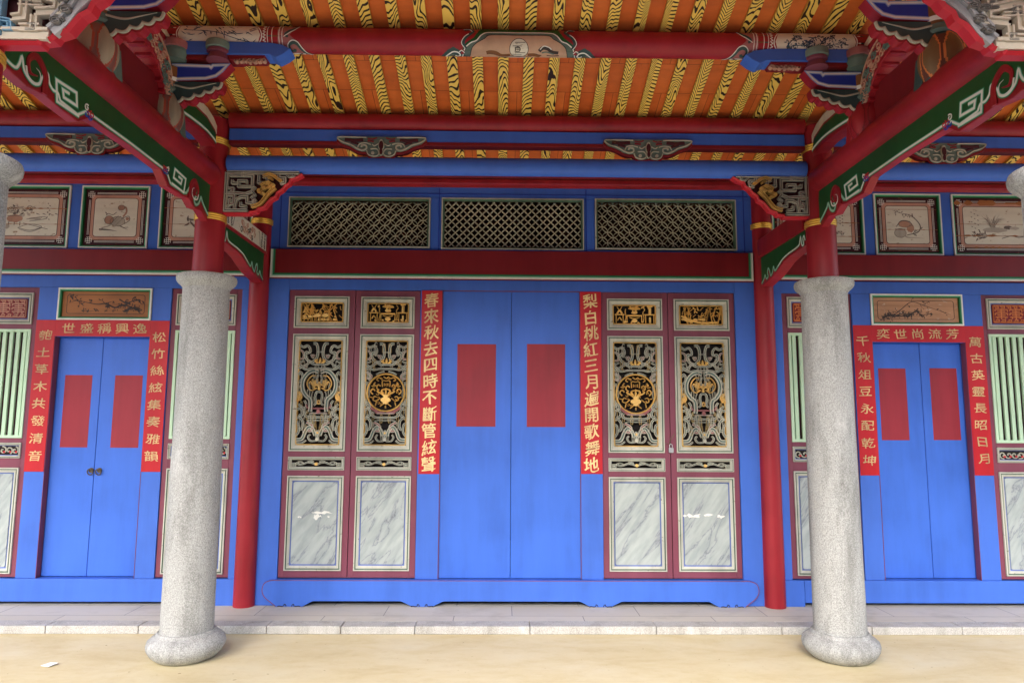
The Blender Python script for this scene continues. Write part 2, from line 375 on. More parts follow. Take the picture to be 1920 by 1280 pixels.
ORG = {}
def link(o): C.collection.objects.link(o); return o
def build(mb, name, mats, parent=None, smooth=False, bevel=0, loc=None):
    me = bpy.data.meshes.new(name)
    if parent is not None: org = ORG[parent.name]
    elif loc is not None: org = Vector(loc)
    else:
        xs, ys, zs = zip(*mb.v); org = Vector(((min(xs)+max(xs))/2, (min(ys)+max(ys))/2, min(zs)))
    me.from_pydata([tuple(Vector(v)-org) for v in mb.v], [], mb.f)
    mats = mats if isinstance(mats, (list, tuple)) else [mats]
    for m in mats: me.materials.append(m)
    for p, i in zip(me.polygons, mb.m): p.material_index = i
    bm = bmesh.new(); bm.from_mesh(me)
    bmesh.ops.recalc_face_normals(bm, faces=bm.faces)
    bm.to_mesh(me); bm.free()
    if smooth:
        for p in me.polygons: p.use_smooth = True
        if smooth != 2: me.set_sharp_from_angle(angle=math.radians(38))
    o = link(bpy.data.objects.new(name, me))
    if parent is not None: o.parent = parent
    else: o.location = org
    if parent is not None and parent.type == 'MESH': o.location = (0, 0, 0)
    ORG[o.name] = org
    if bevel:
        b = o.modifiers.new('bevel', 'BEVEL'); b.width = bevel; b.segments = 2; b.limit_method = 'ANGLE'; b.angle_limit = math.radians(50)
    return o
def tag(o, label=None, cat=None, group=None, kind=None):
    if label: o['label'] = label
    if cat: o['category'] = cat
    if group: o['group'] = group
    if kind: o['kind'] = kind
    elif cat and 'kind' not in o: o['kind'] = 'thing'
    return o
def thing(name, label, cat, loc, group=None):
    o = link(bpy.data.objects.new(name, None)); o.location = loc; o.empty_display_size = .1
    ORG[o.name] = Vector(loc); return tag(o, label, cat, group)
def dup(root, loc, label=None, group=None):
    c = root.copy(); link(c); c.location = loc; ORG[c.name] = Vector(loc)
    tag(c, label, None, group)
    for ch in list(root.children):
        d = ch.copy(); link(d); d.parent = c; ORG[d.name] = Vector(loc)
        for g in list(ch.children):
            e = g.copy(); link(e); e.parent = d
    return c

# lettering from Blender's own built-in font
_glyph = {}
def glyph(ch, bold=.014):
    key = (ch, bold)
    if key in _glyph: return _glyph[key]
    cu = bpy.data.curves.new('g', 'FONT'); cu.body = ch; cu.size = 1; cu.offset = bold; cu.resolution_u = 3
    o = bpy.data.objects.new('g', cu); link(o)
    dg = bpy.context.evaluated_depsgraph_get(); e = o.evaluated_get(dg); me = e.to_mesh()
    vs = [(v.co.x, v.co.y) for v in me.vertices]; fs = [tuple(p.vertices) for p in me.polygons]
    e.to_mesh_clear(); bpy.data.objects.remove(o); bpy.data.curves.remove(cu)
    xs = [v[0] for v in vs]; ys = [v[1] for v in vs]
    cx, cy = (min(xs)+max(xs))/2, (min(ys)+max(ys))/2
    vs = [(x-cx, y-cy) for x, y in vs]
    _glyph[key] = (vs, fs); return _glyph[key]
def character(ch, s, t, w, h, T, n, parent, slant=.10, bold=.014, seed=0, mat=None):
    vs, fs = glyph(ch, .002)
    r = random.Random(ord(ch)*31+seed)
    a, b, c = r.uniform(0, 6), r.uniform(0, 6), r.uniform(.02, .035)
    mb = MB()
    for k, (ox, oy) in enumerate(((0, 0), (bold, 0), (-bold, .3*bold), (.2*bold, bold*.8), (0, -bold*.8))):
        out = []
        for x, y in vs:
            dx = c*math.sin(5.1*y+a)+.010*math.sin(17*y+9*x+b); dy = c*math.sin(4.6*x+b)+.010*math.sin(15*x-11*y+a)
            q = .75+.75*math.sin(9*x+7*y+a)*math.cos(6*y-4*x+b)
            out.append(T(s+(x+dx+ox*q)*w, t+(y+dy+slant*x+oy*q)*h, n+.00015*k))
        mb.add(out, fs, 0)
    return build(mb, 'character', mat or GOLDT, parent)

# ------------------------------------------------------------------ setting: ground, plinth, dim hall
YB, YC, YA = -.33, -.99, -1.66           # purlin rows and the column row
XE = 6.6
PZ = .052                                 # top of the plinth
g = MB(); n = 24
g.add([(-60, -70, 0), (60, -70, 0), (60, 6, 0), (-60, 6, 0)], [(0, 1, 2, 3)])
tag(build(g, 'ground', GROUND, loc=(0, 0, 0)), 'pale yellow concrete court floor in front of the step', 'ground', kind='structure')
m = MB(); m.add([(-60, -70, .004), (60, -70, .004), (60, -3.55, .004), (-60, -3.55, .004)], [(0, 1, 2, 3)])
tag(build(m, 'court_bounce_sheet', COURT, loc=(0, 0, .004)), 'unseen grey floor sheet added to set bounce light from the court', 'pavement', kind='structure')  # added out of view to control light bounced onto facade and ceiling
m = MB(); m.box(-30, 30, -17, -16, 0, 5.2); tag(build(m, 'court_sky_blocker', HALL), 'unseen dark wall added across the court to block low sky', 'wall', kind='structure')  # added unseen wall that keeps low sky light off the facade
pl = thing('plinth', 'low grey stone step carrying the painted facade', 'step', (0, -.3, 0)); pl['kind'] = 'structure'
m = MB(); m.box(-XE, XE, -.40, 3.2, .002, PZ); build(m, 'slab', SLAB, pl)
m = MB(); x = -XE; rk = random.Random(3)
while x < XE:
    L_ = rk.choice((.5, .62, .78, .86)); m.box(x, min(XE, x+L_-.004), -.532+rk.uniform(-.002, .002), -.401, .001, PZ+rk.uniform(.0005, .003)); x += L_
build(m, 'kerb', KERB, pl, bevel=.005)
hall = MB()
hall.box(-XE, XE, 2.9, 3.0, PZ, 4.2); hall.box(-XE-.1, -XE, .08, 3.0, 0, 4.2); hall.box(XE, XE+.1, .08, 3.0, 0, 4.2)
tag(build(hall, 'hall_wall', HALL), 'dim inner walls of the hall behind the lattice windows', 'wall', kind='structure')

# ------------------------------------------------------------------ roof over the porch: boards and tiger-grain rafters
SL = .300
def zr(y): return 3.463+SL*(YC-y)         # underside of the rafters
roof = thing('porch_roof', 'sloping orange board ceiling with yellow tiger-grain rafters', 'roof', (0, -1.7, 3.7))
m = MB()
y0, y1 = -3.05, -.36
RH = .024
m.add([(-XE, y0, zr(y0)+RH), (XE, y0, zr(y0)+RH), (XE, y1, zr(y1)+RH), (-XE, y1, zr(y1)+RH),
       (-XE, y0, zr(y0)+RH+.12), (XE, y0, zr(y0)+RH+.12), (XE, y1, zr(y1)+RH+.12), (-XE, y1, zr(y1)+RH+.12)],
      [(0, 1, 2, 3), (7, 6, 5, 4), (0, 4, 5, 1), (1, 5, 6, 2), (2, 6, 7, 3), (3, 7, 4, 0)])
build(m, 'ceiling_board', ORANGE, roof)
m = MB()
def slab2(ya, za, yb, zb, t=.12):
    m.add([(-XE, ya, za), (XE, ya, za), (XE, yb, zb), (-XE, yb, zb), (-XE, ya, za+t), (XE, ya, za+t), (XE, yb, zb+t), (-XE, yb, zb+t)],
          [(0, 1, 2, 3), (7, 6, 5, 4), (0, 4, 5, 1), (1, 5, 6, 2), (2, 6, 7, 3), (3, 7, 4, 0)])
slab2(y1+.002, zr(y1)+RH+.002, 3.1, 4.15); slab2(-4.25, 3.25, y0-.002, zr(y0)+RH+.002)  # unseen front eave, set low to shade the upper wall
build(m, 'outer_board', ORANGE, roof)
# one rafter in its own coordinates: x across, y along the slope
Lr = (y1-y0)*math.sqrt(1+SL*SL)
m = MB(); m.box(-.0315, .0315, 0, Lr, 0, RH-.004, 1)
m.f = m.f; m.m = [0 if i == 0 else 1 for i in range(len(m.f))]
me_r = None
th = math.atan(SL)
for k in range(-28, 29):
    X = .066+k*.1555
    if me_r is None:
        r0 = build(m, 'rafter', [TIGER, YELL], roof); me_r = r0.data
        for v in me_r.vertices: v.co = v.co+ORG[roof.name]
        o = r0
    else:
        o = r0.copy(); link(o); o.parent = roof
    o.location = Vector((X, y0, zr(y0)+.001))-ORG[roof.name]
    o.rotation_euler = (-th, 0, 0)

# ------------------------------------------------------------------ stone columns with red lacquered tops
def make_column(loc, label):
    x, y = loc; K = .918
    c = thing('stone_column', label, 'column', (x, y, 0))
    prof = [(.160, 0), (.184, .010), (.219, .036), (.240, .066), (.245, .090), (.238, .114), (.212, .136), (.190, .147), (.186, .156), (.178, .166)]
    m = MB(); m.lathe([(r*K, z) for r, z in prof], x, y, 0, 64, .006); build(m, 'base', GRAN, c, smooth=True)
    m = MB(); m.lathe([(K*(.166+(.153-.166)*t/24), .16+(2.27-.16)*t/24) for t in range(25)], x, y, 0, 64, .004); build(m, 'shaft', GRAN, c, smooth=True)
    m = MB(); m.lathe([(r*K, z) for r, z in [(.150, 2.262), (.156, 2.272), (.166, 2.284), (.180, 2.295), (.190, 2.305), (.197, 2.318), (.199, 2.335), (.194, 2.350), (.180, 2.356)]], x, y, 0, 64, .004); build(m, 'capital', GRAN, c, smooth=True)
    m = MB(); m.lathe([(r*K, z) for r, z in [(.104, 2.350), (.101, 2.5), (.100, 2.9), (.100, 3.40)]], x, y); build(m, 'red_shaft', RED, c, smooth=True)
    for z in (2.735, 3.245):
        m = MB(); m.lathe([(r*K, z) for r, z in [(.095, z-.022), (.106, z-.021), (.109, z-.014), (.105, z-.0075), (.109, z), (.105, z+.0075), (.109, z+.014), (.106, z+.021), (.095, z+.022)]], x, y); build(m, 'gilt_band', GOLDR, c, smooth=True)
    return c
col = make_column((-1.995, YC), 'stone column with red lacquered top, standing left of the central doors')
dup(col, (2.016, YC, 0), 'stone column with red lacquered top, standing right of the central doors')
dup(col, (-2.0, -3.02, 0), 'front stone column at the left edge, red top with gilt band')
dup(col, (1.958, -3.02, 0), 'front stone column at the right edge, only its capital showing')
def make_post(x, label):
    c = thing('red_post', label, 'post', (x, -.005, PZ))
    m = MB(); m.lathe([(.079, PZ), (.077, 1.2), (.074, 3.47)], x, -.005); build(m, 'shaft', RED, c, smooth=True)
    z = 3.0; m = MB(); m.lathe([(.07, z-.022), (.084, z-.021), (.087, z-.014), (.083, z-.0075), (.087, z), (.083, z+.0075), (.087, z+.014), (.084, z+.021), (.07, z+.022)], x, -.005); build(m, 'gilt_band', GOLDR, c, smooth=True)
    return c
pst = make_post(-2.01, 'round red wooden post left of the central threshold board')
dup(pst, (2.0, -.005, PZ), 'round red wooden post right of the central threshold board')

# ------------------------------------------------------------------ facade: timber frames, lintels
T0 = wall_T(0)
W = .08
fr = thing('timber_frame', 'blue timber wall frame of the wide central bay', 'wall frame', (0, .04, PZ))
def part(name, mat, parent, boxes, bevel=.003):
    m = MB()
    for b in boxes: m.box(*b)
    return build(m, name, mat, parent, bevel=bevel)
for a, b in ((-1.945, -1.7745), (1.7675, 1.94)): part('stile', BLUE, fr, [(a, b, 0, W, PZ, 2.549)])
for a, b in ((-.7335, -.5615), (.5315, .7005)): part('door_post', BLUE, fr, [(a, b, 0, W, .246, 2.464)])
part('head_rail', BLUE, fr, [(-1.774, 1.767, .001, W, 2.4645, 2.549)])
part('upper_rail', BLUE, fr, [(-1.94, 1.94, .002, W, 3.224, 3.50)]); part('lower_rail', BLUE, fr, [(-1.94, 1.94, .002, W, 2.760, 2.801)])
for a, b in ((-1.94, -1.808), (-.668, -.582), (.569, .655), (1.802, 1.94)): part('mullion', BLUE, fr, [(a, b, .001, W, 2.8015, 3.2235)])
m = MB()
for xx in (-1.868, 1.862, -.600, .585): m.box(xx-.003, xx+.003, -.0035, .01, 2.79, 3.30)
m.box(-1.90, 1.90, -.0035, .01, 3.252, 3.257)
build(m, 'sash_line', BLUEN, fr)

def lintel(x0, x1, z0, z1, label, ends):
    t = thing('lintel_beam', label, 'lintel', ((x0+x1)/2, 0, z0))
    m = MB(); m.box(x0, x1, -.030, .075, z0, z1); build(m, 'beam', REDD, t, bevel=.004)
    T = wall_T(-.030); m = MB()
    bands = [(.003, .016, 0), (.016, .024, 1), (.024, .036, 2), (.036, .040, 3)]
    for a, b, i in bands:
        m.tbox(x0+(a if ends[0] else 0), x1-(a if ends[1] else 0), z0+a, z0+b, T, -.001, .0012+.0002*(3-i), i)
        if ends[0]: m.tbox(x0+a, x0+b, z0+b, z1-.002, T, -.001, .0012+.0002*(3-i), i)
        if ends[1]: m.tbox(x1-b, x1-a, z0+b, z1-.002, T, -.001, .0012+.0002*(3-i), i)
    build(m, 'painted_border', [WHITE, MINT, GREENM, GREEN], t)
    return t
lintel(-1.925, 1.918, 2.550, 2.783, 'dark red lintel over the central doors with white and green edge', (1, 1))
lintel(-4.6, -2.095, 2.563, 2.768, 'dark red lintel over the left side doors with white and green edge', (0, 1))
lintel(2.095, 4.6, 2.567, 2.775, 'dark red lintel over the right side doors with white and green edge', (1, 0))

# threshold board with cloud ends and scalloped feet
t = thing('threshold_board', 'long blue threshold board with rounded ends and scalloped feet', 'threshold', (0, -.02, PZ))
zt, zb, zm = .245, PZ+.001, .092
half = [(1.775, zt), (1.82, .242), (1.855, .225), (1.873, .19), (1.870, .150), (1.845, .112), (1.80, .078), (1.765, zb), (1.565, zb), (1.49, zm), (.83, zm), (.745, zb), (.595, zb), (.515, zm)]
poly = [(-x, z) for x, z in half]; poly = poly[::-1]+half
T = wall_T(-.012)
m = MB(); m.prism(poly[::-1], T, -.05, .022); build(m, 'board', BLUE, t, bevel=.003)
m = MB(); TF = wall_T(-.034)
for sgn in (-1, 1):
    m.flat(cr([(sgn*x, z) for x, z in [(1.74, zt-.003), (1.80, .2425), (1.85, .225), (1.868, .19), (1.866, .150), (1.842, .114), (1.797, .080), (1.765, .056)]], 5), .0055, TF, .0006, 0)
m.flat([(-1.74, zt-.003), (1.74, zt-.003)], .004, TF, .0006, 0)
build(m, 'red_edge_line', MAR, t)
for cx in (-1.665, -.67, .67, 1.665):
    for sgn in (-1, 1):
        m = MB(); m.flat(cr([(cx+sgn*.02, PZ+.002), (cx+sgn*.026, PZ+.016), (cx+sgn*.036, PZ+.018), (cx+sgn*.036, PZ+.010), (cx+sgn*.05, PZ+.003), (cx+sgn*.07, PZ+.006), (cx+sgn*.085, PZ+.003)], 4), .006, TF, .0006, 0)
        build(m, 'foot_scroll', DRK, t)

def bx(s, x):     # right bay as drawn, left bay very slightly narrower
    return x if s > 0 else -(2.0+(x-2.0)*.988)
def side_frame(s):
    t = thing('timber_frame', 'blue timber wall frame of the %s side bay' % ('left' if s < 0 else 'right'), 'wall frame', (bx(s, 3.2), .04, PZ))
    B = lambda a, b: (bx(s, a), bx(s, b))
    part('sill', BLUE, t, [(*B(2.23, 4.7), -.012, W, .080, .2445)])
    part('foot', BLUE, t, [(*B(2.06, 2.229), -.010, W, PZ, .2445)])
    for a, b in ((2.06, 2.1445), (4.3125, 4.7)): part('stile', BLUE, t, [(*B(a, b), 0, W, .245, 2.4645)])
    for a, b in ((2.7045, 2.8545), (3.6015, 3.7545)): part('door_post', BLUE, t, [(*B(a, b), 0, W, .245, 2.4645)])
    part('head_rail', BLUE, t, [(*B(2.06, 4.7), .001, W, 2.465, 2.564)])
    part('door_head', BLUE, t, [(*B(2.855, 3.601), .001, W, 2.076, 2.206)])
    for a, b in ((2.855, 2.86), ): pass
    # maroon jambs lining the recess
    for a, b in ((2.8547, 2.8583), (3.5977, 3.6013)): part('jamb', MAR, t, [(*B(a, b), -.0004, .0545, .2450, 2.0755)], 0)
    part('upper_rail', BLUE, t, [(*B(2.06, 4.7), .002, W, 3.295, 3.50)]); part('lower_rail', BLUE, t, [(*B(2.06, 4.7), .002, W, 2.74, 2.781)])
    for a, b in ((2.06, 2.085), (2.845, 2.925), (3.48, 3.562), (4.33, 4.7)): part('mullion', BLUE, t, [(*B(a, b), .001, W, 2.7815, 3.2945)])
for s in (-1, 1): side_frame(s)
for s in (-1, 1):
    m = MB(); m.box(s*4.75, s*XE, .0, .08, PZ, 3.9); tag(build(m, 'outer_wall', BLUE), 'plain blue wall beyond the %s side bay' % ('left' if s < 0 else 'right'), 'wall')

# ------------------------------------------------------------------ doors
def rec(x, y): return x+(x+.081)*y/5.393
def door_leaf(x0, x1, z0, z1, y, rect, label, group, ring=None, gap=None):
    t = thing('door_leaf', label, 'door', ((x0+x1)/2, y+.02, z0), group)
    m = MB(); m.box(x0+.0015, x1-.0015, y, y+.04, z0+.004, z1); build(m, 'board', BLUED, t, bevel=.003)
    a, b = rec(rect[0], y), rec(rect[1], y); c, d_ = (1.432+(v-1.432)*(1+y/5.393) for v in rect[2:]); m = MB(); m.tbox(a, b, c, d_, wall_T(y), -.002, .0012); build(m, 'red_panel', POST, t)
    if ring:
        m = MB(); m.disc(ring, 1.043, .019, wall_T(y), 0, .006, 0); m.tube([(ring, y-.004, 1.052), (ring, y-.022, 1.052)], .006, 0)
        p = build(m, 'ring_pull', BRASS, t, smooth=True)
        m = MB(); m.tube([(ring+.022*math.sin(i*PI/10), y-.018-.004*math.cos(i*PI/10), 1.031+.022*math.cos(i*PI/10)) for i in range(20)], .0042, 0, 8, True); build(m, 'ring', BRASS, p, smooth=True)
    return t
door_leaf(-.5605, -.0115, .246, 2.4635, .018, (-.437, -.133, 1.393, 2.037), 'left leaf of the tall central blue door, plain red panel', 'central double doors')
door_leaf(-.0115, .5305, .246, 2.4635, .019, (.111, .412, 1.393, 2.041), 'right leaf of the tall central blue door, plain red panel', 'central double doors')
for a, b in ((-.5613, -.5575), (.5275, .5313)): part('jamb', MAR, fr, [(a, b, -.0004, .0175, .2462, 2.4635)], 0)
part('jamb_head', MAR, fr, [(-.557, .527, .0005, .0175, 2.4605, 2.4643)], 0)
B = lambda a: bx(-1, a)
door_leaf(B(3.597), B(3.249), .246, 2.0755, .055, (-3.477, -3.268, 1.219, 1.774), 'left leaf of the left side door, ring pull and red panel', 'left side double doors', -3.254)
door_leaf(B(3.249), B(2.859), .246, 2.0755, .056, (-3.092, -2.879, 1.218, 1.774), 'right leaf of the left side door, ring pull and red panel', 'left side double doors', -3.192)
door_leaf(2.859, 3.2620, .246, 2.0755, .055, (2.890, 3.108, 1.305, 1.867), 'left leaf of the right side door, red panel without ring', 'right side double doors')
door_leaf(3.2660, 3.597, .246, 2.0755, .060, (3.299, 3.515, 1.308, 1.871), 'right leaf of the right side door, red panel without ring', 'right side double doors')

# ------------------------------------------------------------------ couplet strips
def couplet(x0, x1, z0, z1, text, label, group, zs=None, xs=None, cw=.105, ch=.10, slant=.1, bold=.014):
    t = thing('couplet_strip', label, 'couplet', ((x0+x1)/2, 0, z0), group)
    m = MB(); m.box(x0, x1, -.0045, -.0005, z0, z1); build(m, 'red_strip', POSTC, t)
    T = wall_T(-.0045); n = len(text)
    for i, c in enumerate(text):
        f = i/(n-1)
        if xs: x, z = xs[0]+(xs[1]-xs[0])*f, (z0+z1)/2
        else: x, z = (x0+x1)/2+rnd.uniform(-.004, .004), zs[0]+(zs[1]-zs[0])*f
        character(c, x, z, cw, ch, T, .0012, t, slant, bold, i, GOLDT if slant > .1 else GOLDS)
    return t
gC, gL, gR = 'couplet beside the central doors', 'couplet round the left side door', 'couplet round the right side door'
couplet(-.724, -.5625, 1.030, 2.4625, '春來秋去四時不斷管絃聲', 'red couplet strip with gilt characters, left of the central doors', gC, (2.385, 1.105), cw=.118, ch=.122, slant=.17, bold=.019)
couplet(.5325, .699, 1.036, 2.4625, '梨白桃紅三月遍開歌舞地', 'red couplet strip with gilt characters, right of the central doors', gC, (2.385, 1.105), cw=.118, ch=.122, slant=.17, bold=.019)
couplet(B(3.7535), B(3.6025), 1.035, 2.2045, '匏土草木共發清音', 'red couplet strip left of the left side door', gL, (2.085, 1.155), cw=.110, ch=.084, slant=.03, bold=.010)
couplet(B(2.8535), B(2.7055), 1.037, 2.2045, '松竹絲絃集奏雅韻', 'red couplet strip right of the left side door', gL, (2.075, 1.155), cw=.110, ch=.084, slant=.03, bold=.010)
couplet(B(3.6015), B(2.8545), 2.077, 2.2045, '世盛稱興逸', 'horizontal red strip above the left side door', gL, xs=(-3.478, -2.925), cw=.110, ch=.086, slant=.03, bold=.010)
couplet(2.7055, 2.8535, 1.034, 2.2095, '千秋俎豆永配乾坤', 'red couplet strip left of the right side door', gR, (2.085, 1.150), cw=.110, ch=.084, slant=.03, bold=.010)
couplet(3.6025, 3.7535, 1.037, 2.2095, '萬古英靈長昭日月', 'red couplet strip right of the right side door', gR, (2.080, 1.165), cw=.110, ch=.084, slant=.03, bold=.010)
couplet(2.8545, 3.6015, 2.077, 2.2095, '奕世尚流芳', 'horizontal red strip above the right side door', gR, xs=(2.945, 3.498), cw=.110, ch=.086, slant=.03, bold=.010)

# ------------------------------------------------------------------ shutters of the central bay
TW = wall_T(.012)
def moulding(mb, s0, s1, t0, t1, T, k=1):
    """weathered picture moulding with a green groove; materials 0 pale, 1 green, 2 bluish"""
    mb.frame(s0, s1, t0, t1, T, [(0, 0, 0), (.0005*k, .013, 0), (.010*k, .014, 0), (.0115*k, .008, 1), (.0175*k, .008, 1), (.019*k, .013, 0), (.024*k, .012, 0), (.037*k, .002, 0), (.048*k, -.006, 2)])
def rrect(s0, s1, t0, t1, r=.012, k=4):
    P = []
    for cx, cy, a in ((s1-r, t1-r, 0), (s0+r, t1-r, 90), (s0+r, t0+r, 180), (s1-r, t0+r, 270)):
        for i in range(k+1): b = math.radians(a+90*i/k); P.append((cx+r*math.cos(b), cy+r*math.sin(b)))
    return P
def carve_top(mb, s0, s1, t0, t1, T, seed):
    """gilt openwork scene; 0 gold, 1 dark gold"""
    r = random.Random(seed); W_, H_ = s1-s0, t1-t0
    P = lambda u, v: (s0+W_*u, t0+H_*v)
    S = lambda pts, w_, k=4: mb.stroke(cr([P(*p) for p in pts], k), w_, T, -.012, .004, 0)
    mb.stroke(rrect(s0+.004, s1-.004, t0+.004, t1-.004), .008, T, -.02, .006, 0, closed=True)
    if seed in (1, 4):       # bamboo, deer, rocks  /  pine branches
        for i in range(9):
            u = r.uniform(.05, .95); S([(u, .05), (u+r.uniform(-.08, .08), .5), (u+r.uniform(-.15, .15), .93)], .0045)
        for i in range(46):
            u, v = r.uniform(.06, .94), r.uniform(.35, .93); a = r.uniform(-2.8, -.3)
            S([(u, v), (u+.045*math.cos(a), v+.10*math.sin(a)), (u+.085*math.cos(a+.2), v+.2*math.sin(a+.2))], .0055, 3)
        for i in range(10):
            u, v = r.uniform(.08, .92), r.uniform(.06, .30)
            mb.disc(*P(u, v), r.uniform(.008, .016), T, -.012, .004+.0003*i, 0, 9, r.uniform(.006, .010))
        if seed == 1:
            for u in (.40, .58):
                mb.disc(*P(u, .34), .026, T, -.01, .0065, 0, 12, .014)
                for d in (-.06, -.03, .04, .07): S([(u+d, .32), (u+d*1.1, .08)], .0045, 2)
                S([(u-.08, .38), (u-.11, .55), (u-.14, .54)], .008)
            S([(.04, .5), (.2, .5)], .008); S([(.08, .52), (.12, .75), (.17, .52)], .012); S([(.09, .74), (.05, .95)], .004); S([(.12, .75), (.13, .97)], .004); S([(.15, .72), (.2, .93)], .004)
            S([(.05, .18), (.22, .18)], .01); S([(.07, .3), (.14, .42), (.2, .3)], .012)
        else:
            S([(.05, .45), (.25, .25), (.5, .12), (.9, .14)], .015); S([(.05, .3), (.3, .12)], .012)
    else:                     # table with censer, vases
        S([(.33, .45), (.67, .45)], .012); S([(.33, .10), (.33, .45)], .007, 2); S([(.67, .10), (.67, .45)], .007, 2)
        S([(.38, .36), (.5, .30), (.62, .36)], .006); mb.disc(*P(.5, .18), .022, T, -.012, .006, 0, 12, .014); S([(.5, .3), (.5, .08)], .008, 2)
        mb.disc(*P(.5, .60), .024, T, -.012, .0062, 0, 12, .012); S([(.46, .68), (.5, .8), (.55, .68)], .008)
        for i in range(14):
            a = i/14*PI; S([(.5, .75), (.5+.14*math.cos(a), .78+.12*math.sin(a))], .006, 2)
        for u in (.08, .24): S([(u, .06), (u, .5)], .006, 2)
        S([(.05, .5), (.27, .5)], .009); S([(.11, .2), (.16, .35), (.21, .2)], .008); S([(.1, .54), (.16, .72), (.22, .54)], .014); S([(.16, .7), (.1, .9)], .005); S([(.16, .7), (.22, .92)], .005)
        for u in (.76, .95): S([(u, .06), (u, .5)], .006, 2)
        S([(.73, .5), (.97, .5)], .009); S([(.86, .52), (.86, .85)], .02); S([(.80, .9), (.92, .93)], .012); S([(.86, .08), (.86, .36)], .014)
        for i in range(16):
            u, v = r.uniform(.06, .94), r.choice((r.uniform(.8, .95), r.uniform(.05, .14))); mb.disc(*P(u, v), .007, T, -.012, .004+.0002*i, 0, 7)
        S([(.29, .08), (.29, .22), (.31, .4), (.29, .62), (.3, .78)], .006); S([(.70, .1), (.72, .34), (.7, .6), (.74, .74), (.70, .9)], .006)
def carve_mid(mb, s0, s1, t0, t1, T, medallion):
    """mirrored dragon scrolls: 0 pale edge, 1 grey-green, 2 gold, 3 mauve"""
    cx, hw, H_ = (s0+s1)/2, (s1-s0)/2, t1-t0
    cnt = [0]
    def S(pts, w_, m=0, mm=1, both=True, k=5, n1=.006):
        cnt[0] += 1
        for sg in ((-1, 1) if both else (1,)):
            q = cr([(cx+sg*hw*u, t0+H_*v) for u, v in pts], k)
            mb.stroke(q, w_*.84, T, -.014, n1+.0006*(cnt[0] % 9), m, mm)
    def D(u, v, r, m, both=True, rt=None):
        cnt[0] += 1
        for sg in ((-1, 1) if both else (1,)): mb.disc(cx+sg*hw*u, t0+H_*v, r, T, -.012, .008+.0005*(cnt[0] % 7), m, 12, rt)
    mb.stroke(rrect(s0+.004, s1-.004, t0+.004, t1-.004), .008, T, -.02, .007, 2, closed=True)
    # crown: flared vase neck, corner curls, lotus bowl
    S([(.34, .965), (.22, .965), (.14, .93), (.12, .88), (.16, .83), (.34, .79), (.55, .80), (.70, .84), (.66, .88), (.56, .87)], .022)
    S([(.97, .95), (.80, .93), (.62, .945), (.50, .92), (.48, .885), (.57, .875)], .019)
    S([(.95, .90), (.84, .89), (.76, .86), (.80, .82), (.93, .82)], .017, 0, 3)
    S([(.0, .885), (.16, .885)], .010, both=True)
    S([(.0, .765), (.30, .765), (.48, .785), (.62, .76), (.80, .745), (.95, .765)], .018)
    S([(.42, .86), (.34, .83), (.28, .86)], .016, 0, 3); S([(.97, .79), (.86, .785), (.74, .80)], .014)
    for a in (-.16, 0, .16): mb.stroke(cr([(cx+hw*a*.5, t0+H_*.775), (cx+hw*a*1.3, t0+H_*.80), (cx+hw*a*.6, t0+H_*(.83-abs(a)*.1))], 4), [.013, .016, .017, .018, .017, .015, .012, .008, .003], T, -.012, .012+abs(a)*.01, 2)
    # horizontal shelves
    S([(.0, .725), (.35, .725), (.62, .715), (.86, .735), (.97, .72)], .017)
    S([(.0, .262), (.42, .262), (.62, .285), (.56, .315)], .020); S([(.0, .30), (.40, .30)], .012, 0, 3)
    S([(.0, .232), (.32, .235), (.50, .225)], .010)
    # lower pair of dragons and corner scrolls
    S([(.10, .09), (.22, .15), (.40, .17), (.55, .13), (.70, .06), (.96, .05)], .030)
    S([(.52, .215), (.36, .20), (.24, .175), (.30, .135), (.44, .135)], .022, 0, 3)
    S([(.97, .09), (.86, .13), (.88, .19), (.97, .21)], .018); S([(.95, .26), (.78, .25), (.68, .21), (.72, .155), (.84, .15)], .020)
    S([(.97, .335), (.80, .345), (.70, .31), (.76, .275), (.88, .285)], .019)
    S([(.06, .04), (.30, .04), (.42, .075), (.34, .10)], .014); S([(.95, .02), (.70, .02), (.52, .045)], .013)
    S([(.0, .05), (.05, .10), (.0, .14)], .016, both=True); D(.0, .055, .014, 0, False); D(.0, .115, .008, 2, False)
    rq = random.Random(31+int(medallion))
    for k in range(20):
        u, v = rq.uniform(.12, .92), rq.uniform(.05, .95)
        if medallion and abs(v-.5) < .19: u = rq.uniform(.80, .95)
        S(spiral(u, v, rq.uniform(.05, .10), .03, rq.uniform(0, 360), rq.choice((-.9, .9)), 9), .0055, (4, 0, 0)[k % 3], (4, 1, 0)[k % 3], True, 1, .0035)
    if not medallion:
        S([(.05, .69), (.30, .705), (.58, .67), (.76, .60), (.74, .52), (.58, .465), (.40, .43), (.36, .36), (.38, .315)], .034)
        S([(.06, .665), (.12, .62), (.06, .58)], .014); S([(.0, .50), (.10, .50), (.16, .46), (.12, .40), (.22, .375)], .016)
        S([(.16, .655), (.34, .655), (.50, .62), (.56, .575), (.46, .53), (.30, .515), (.18, .535)], .009, 2, 2)
        for q in ([(.06, .62), (.16, .61), (.28, .60), (.38, .57)], [(.16, .60), (.24, .56), (.20, .53), (.12, .54)], [(.26, .60), (.34, .62)]): S(q, .011, 2, 2)
        S([(.20, .60), (.30, .575), (.40, .60), (.46, .585)], .010, 2, 2); S([(.10, .56), (.20, .585), (.30, .56)], .009, 2, 2)
        for q in ([(.97, .50), (.86, .49), (.80, .455), (.88, .42)], [(.84, .48), (.94, .44), (.97, .41)]): S(q, .018, 2, 2)
        S([(.97, .66), (.88, .69), (.78, .655), (.84, .61), (.96, .60)], .017); S([(.97, .56), (.90, .54)], .015)
        S([(.66, .42), (.56, .38), (.64, .345), (.92, .385)], .017)
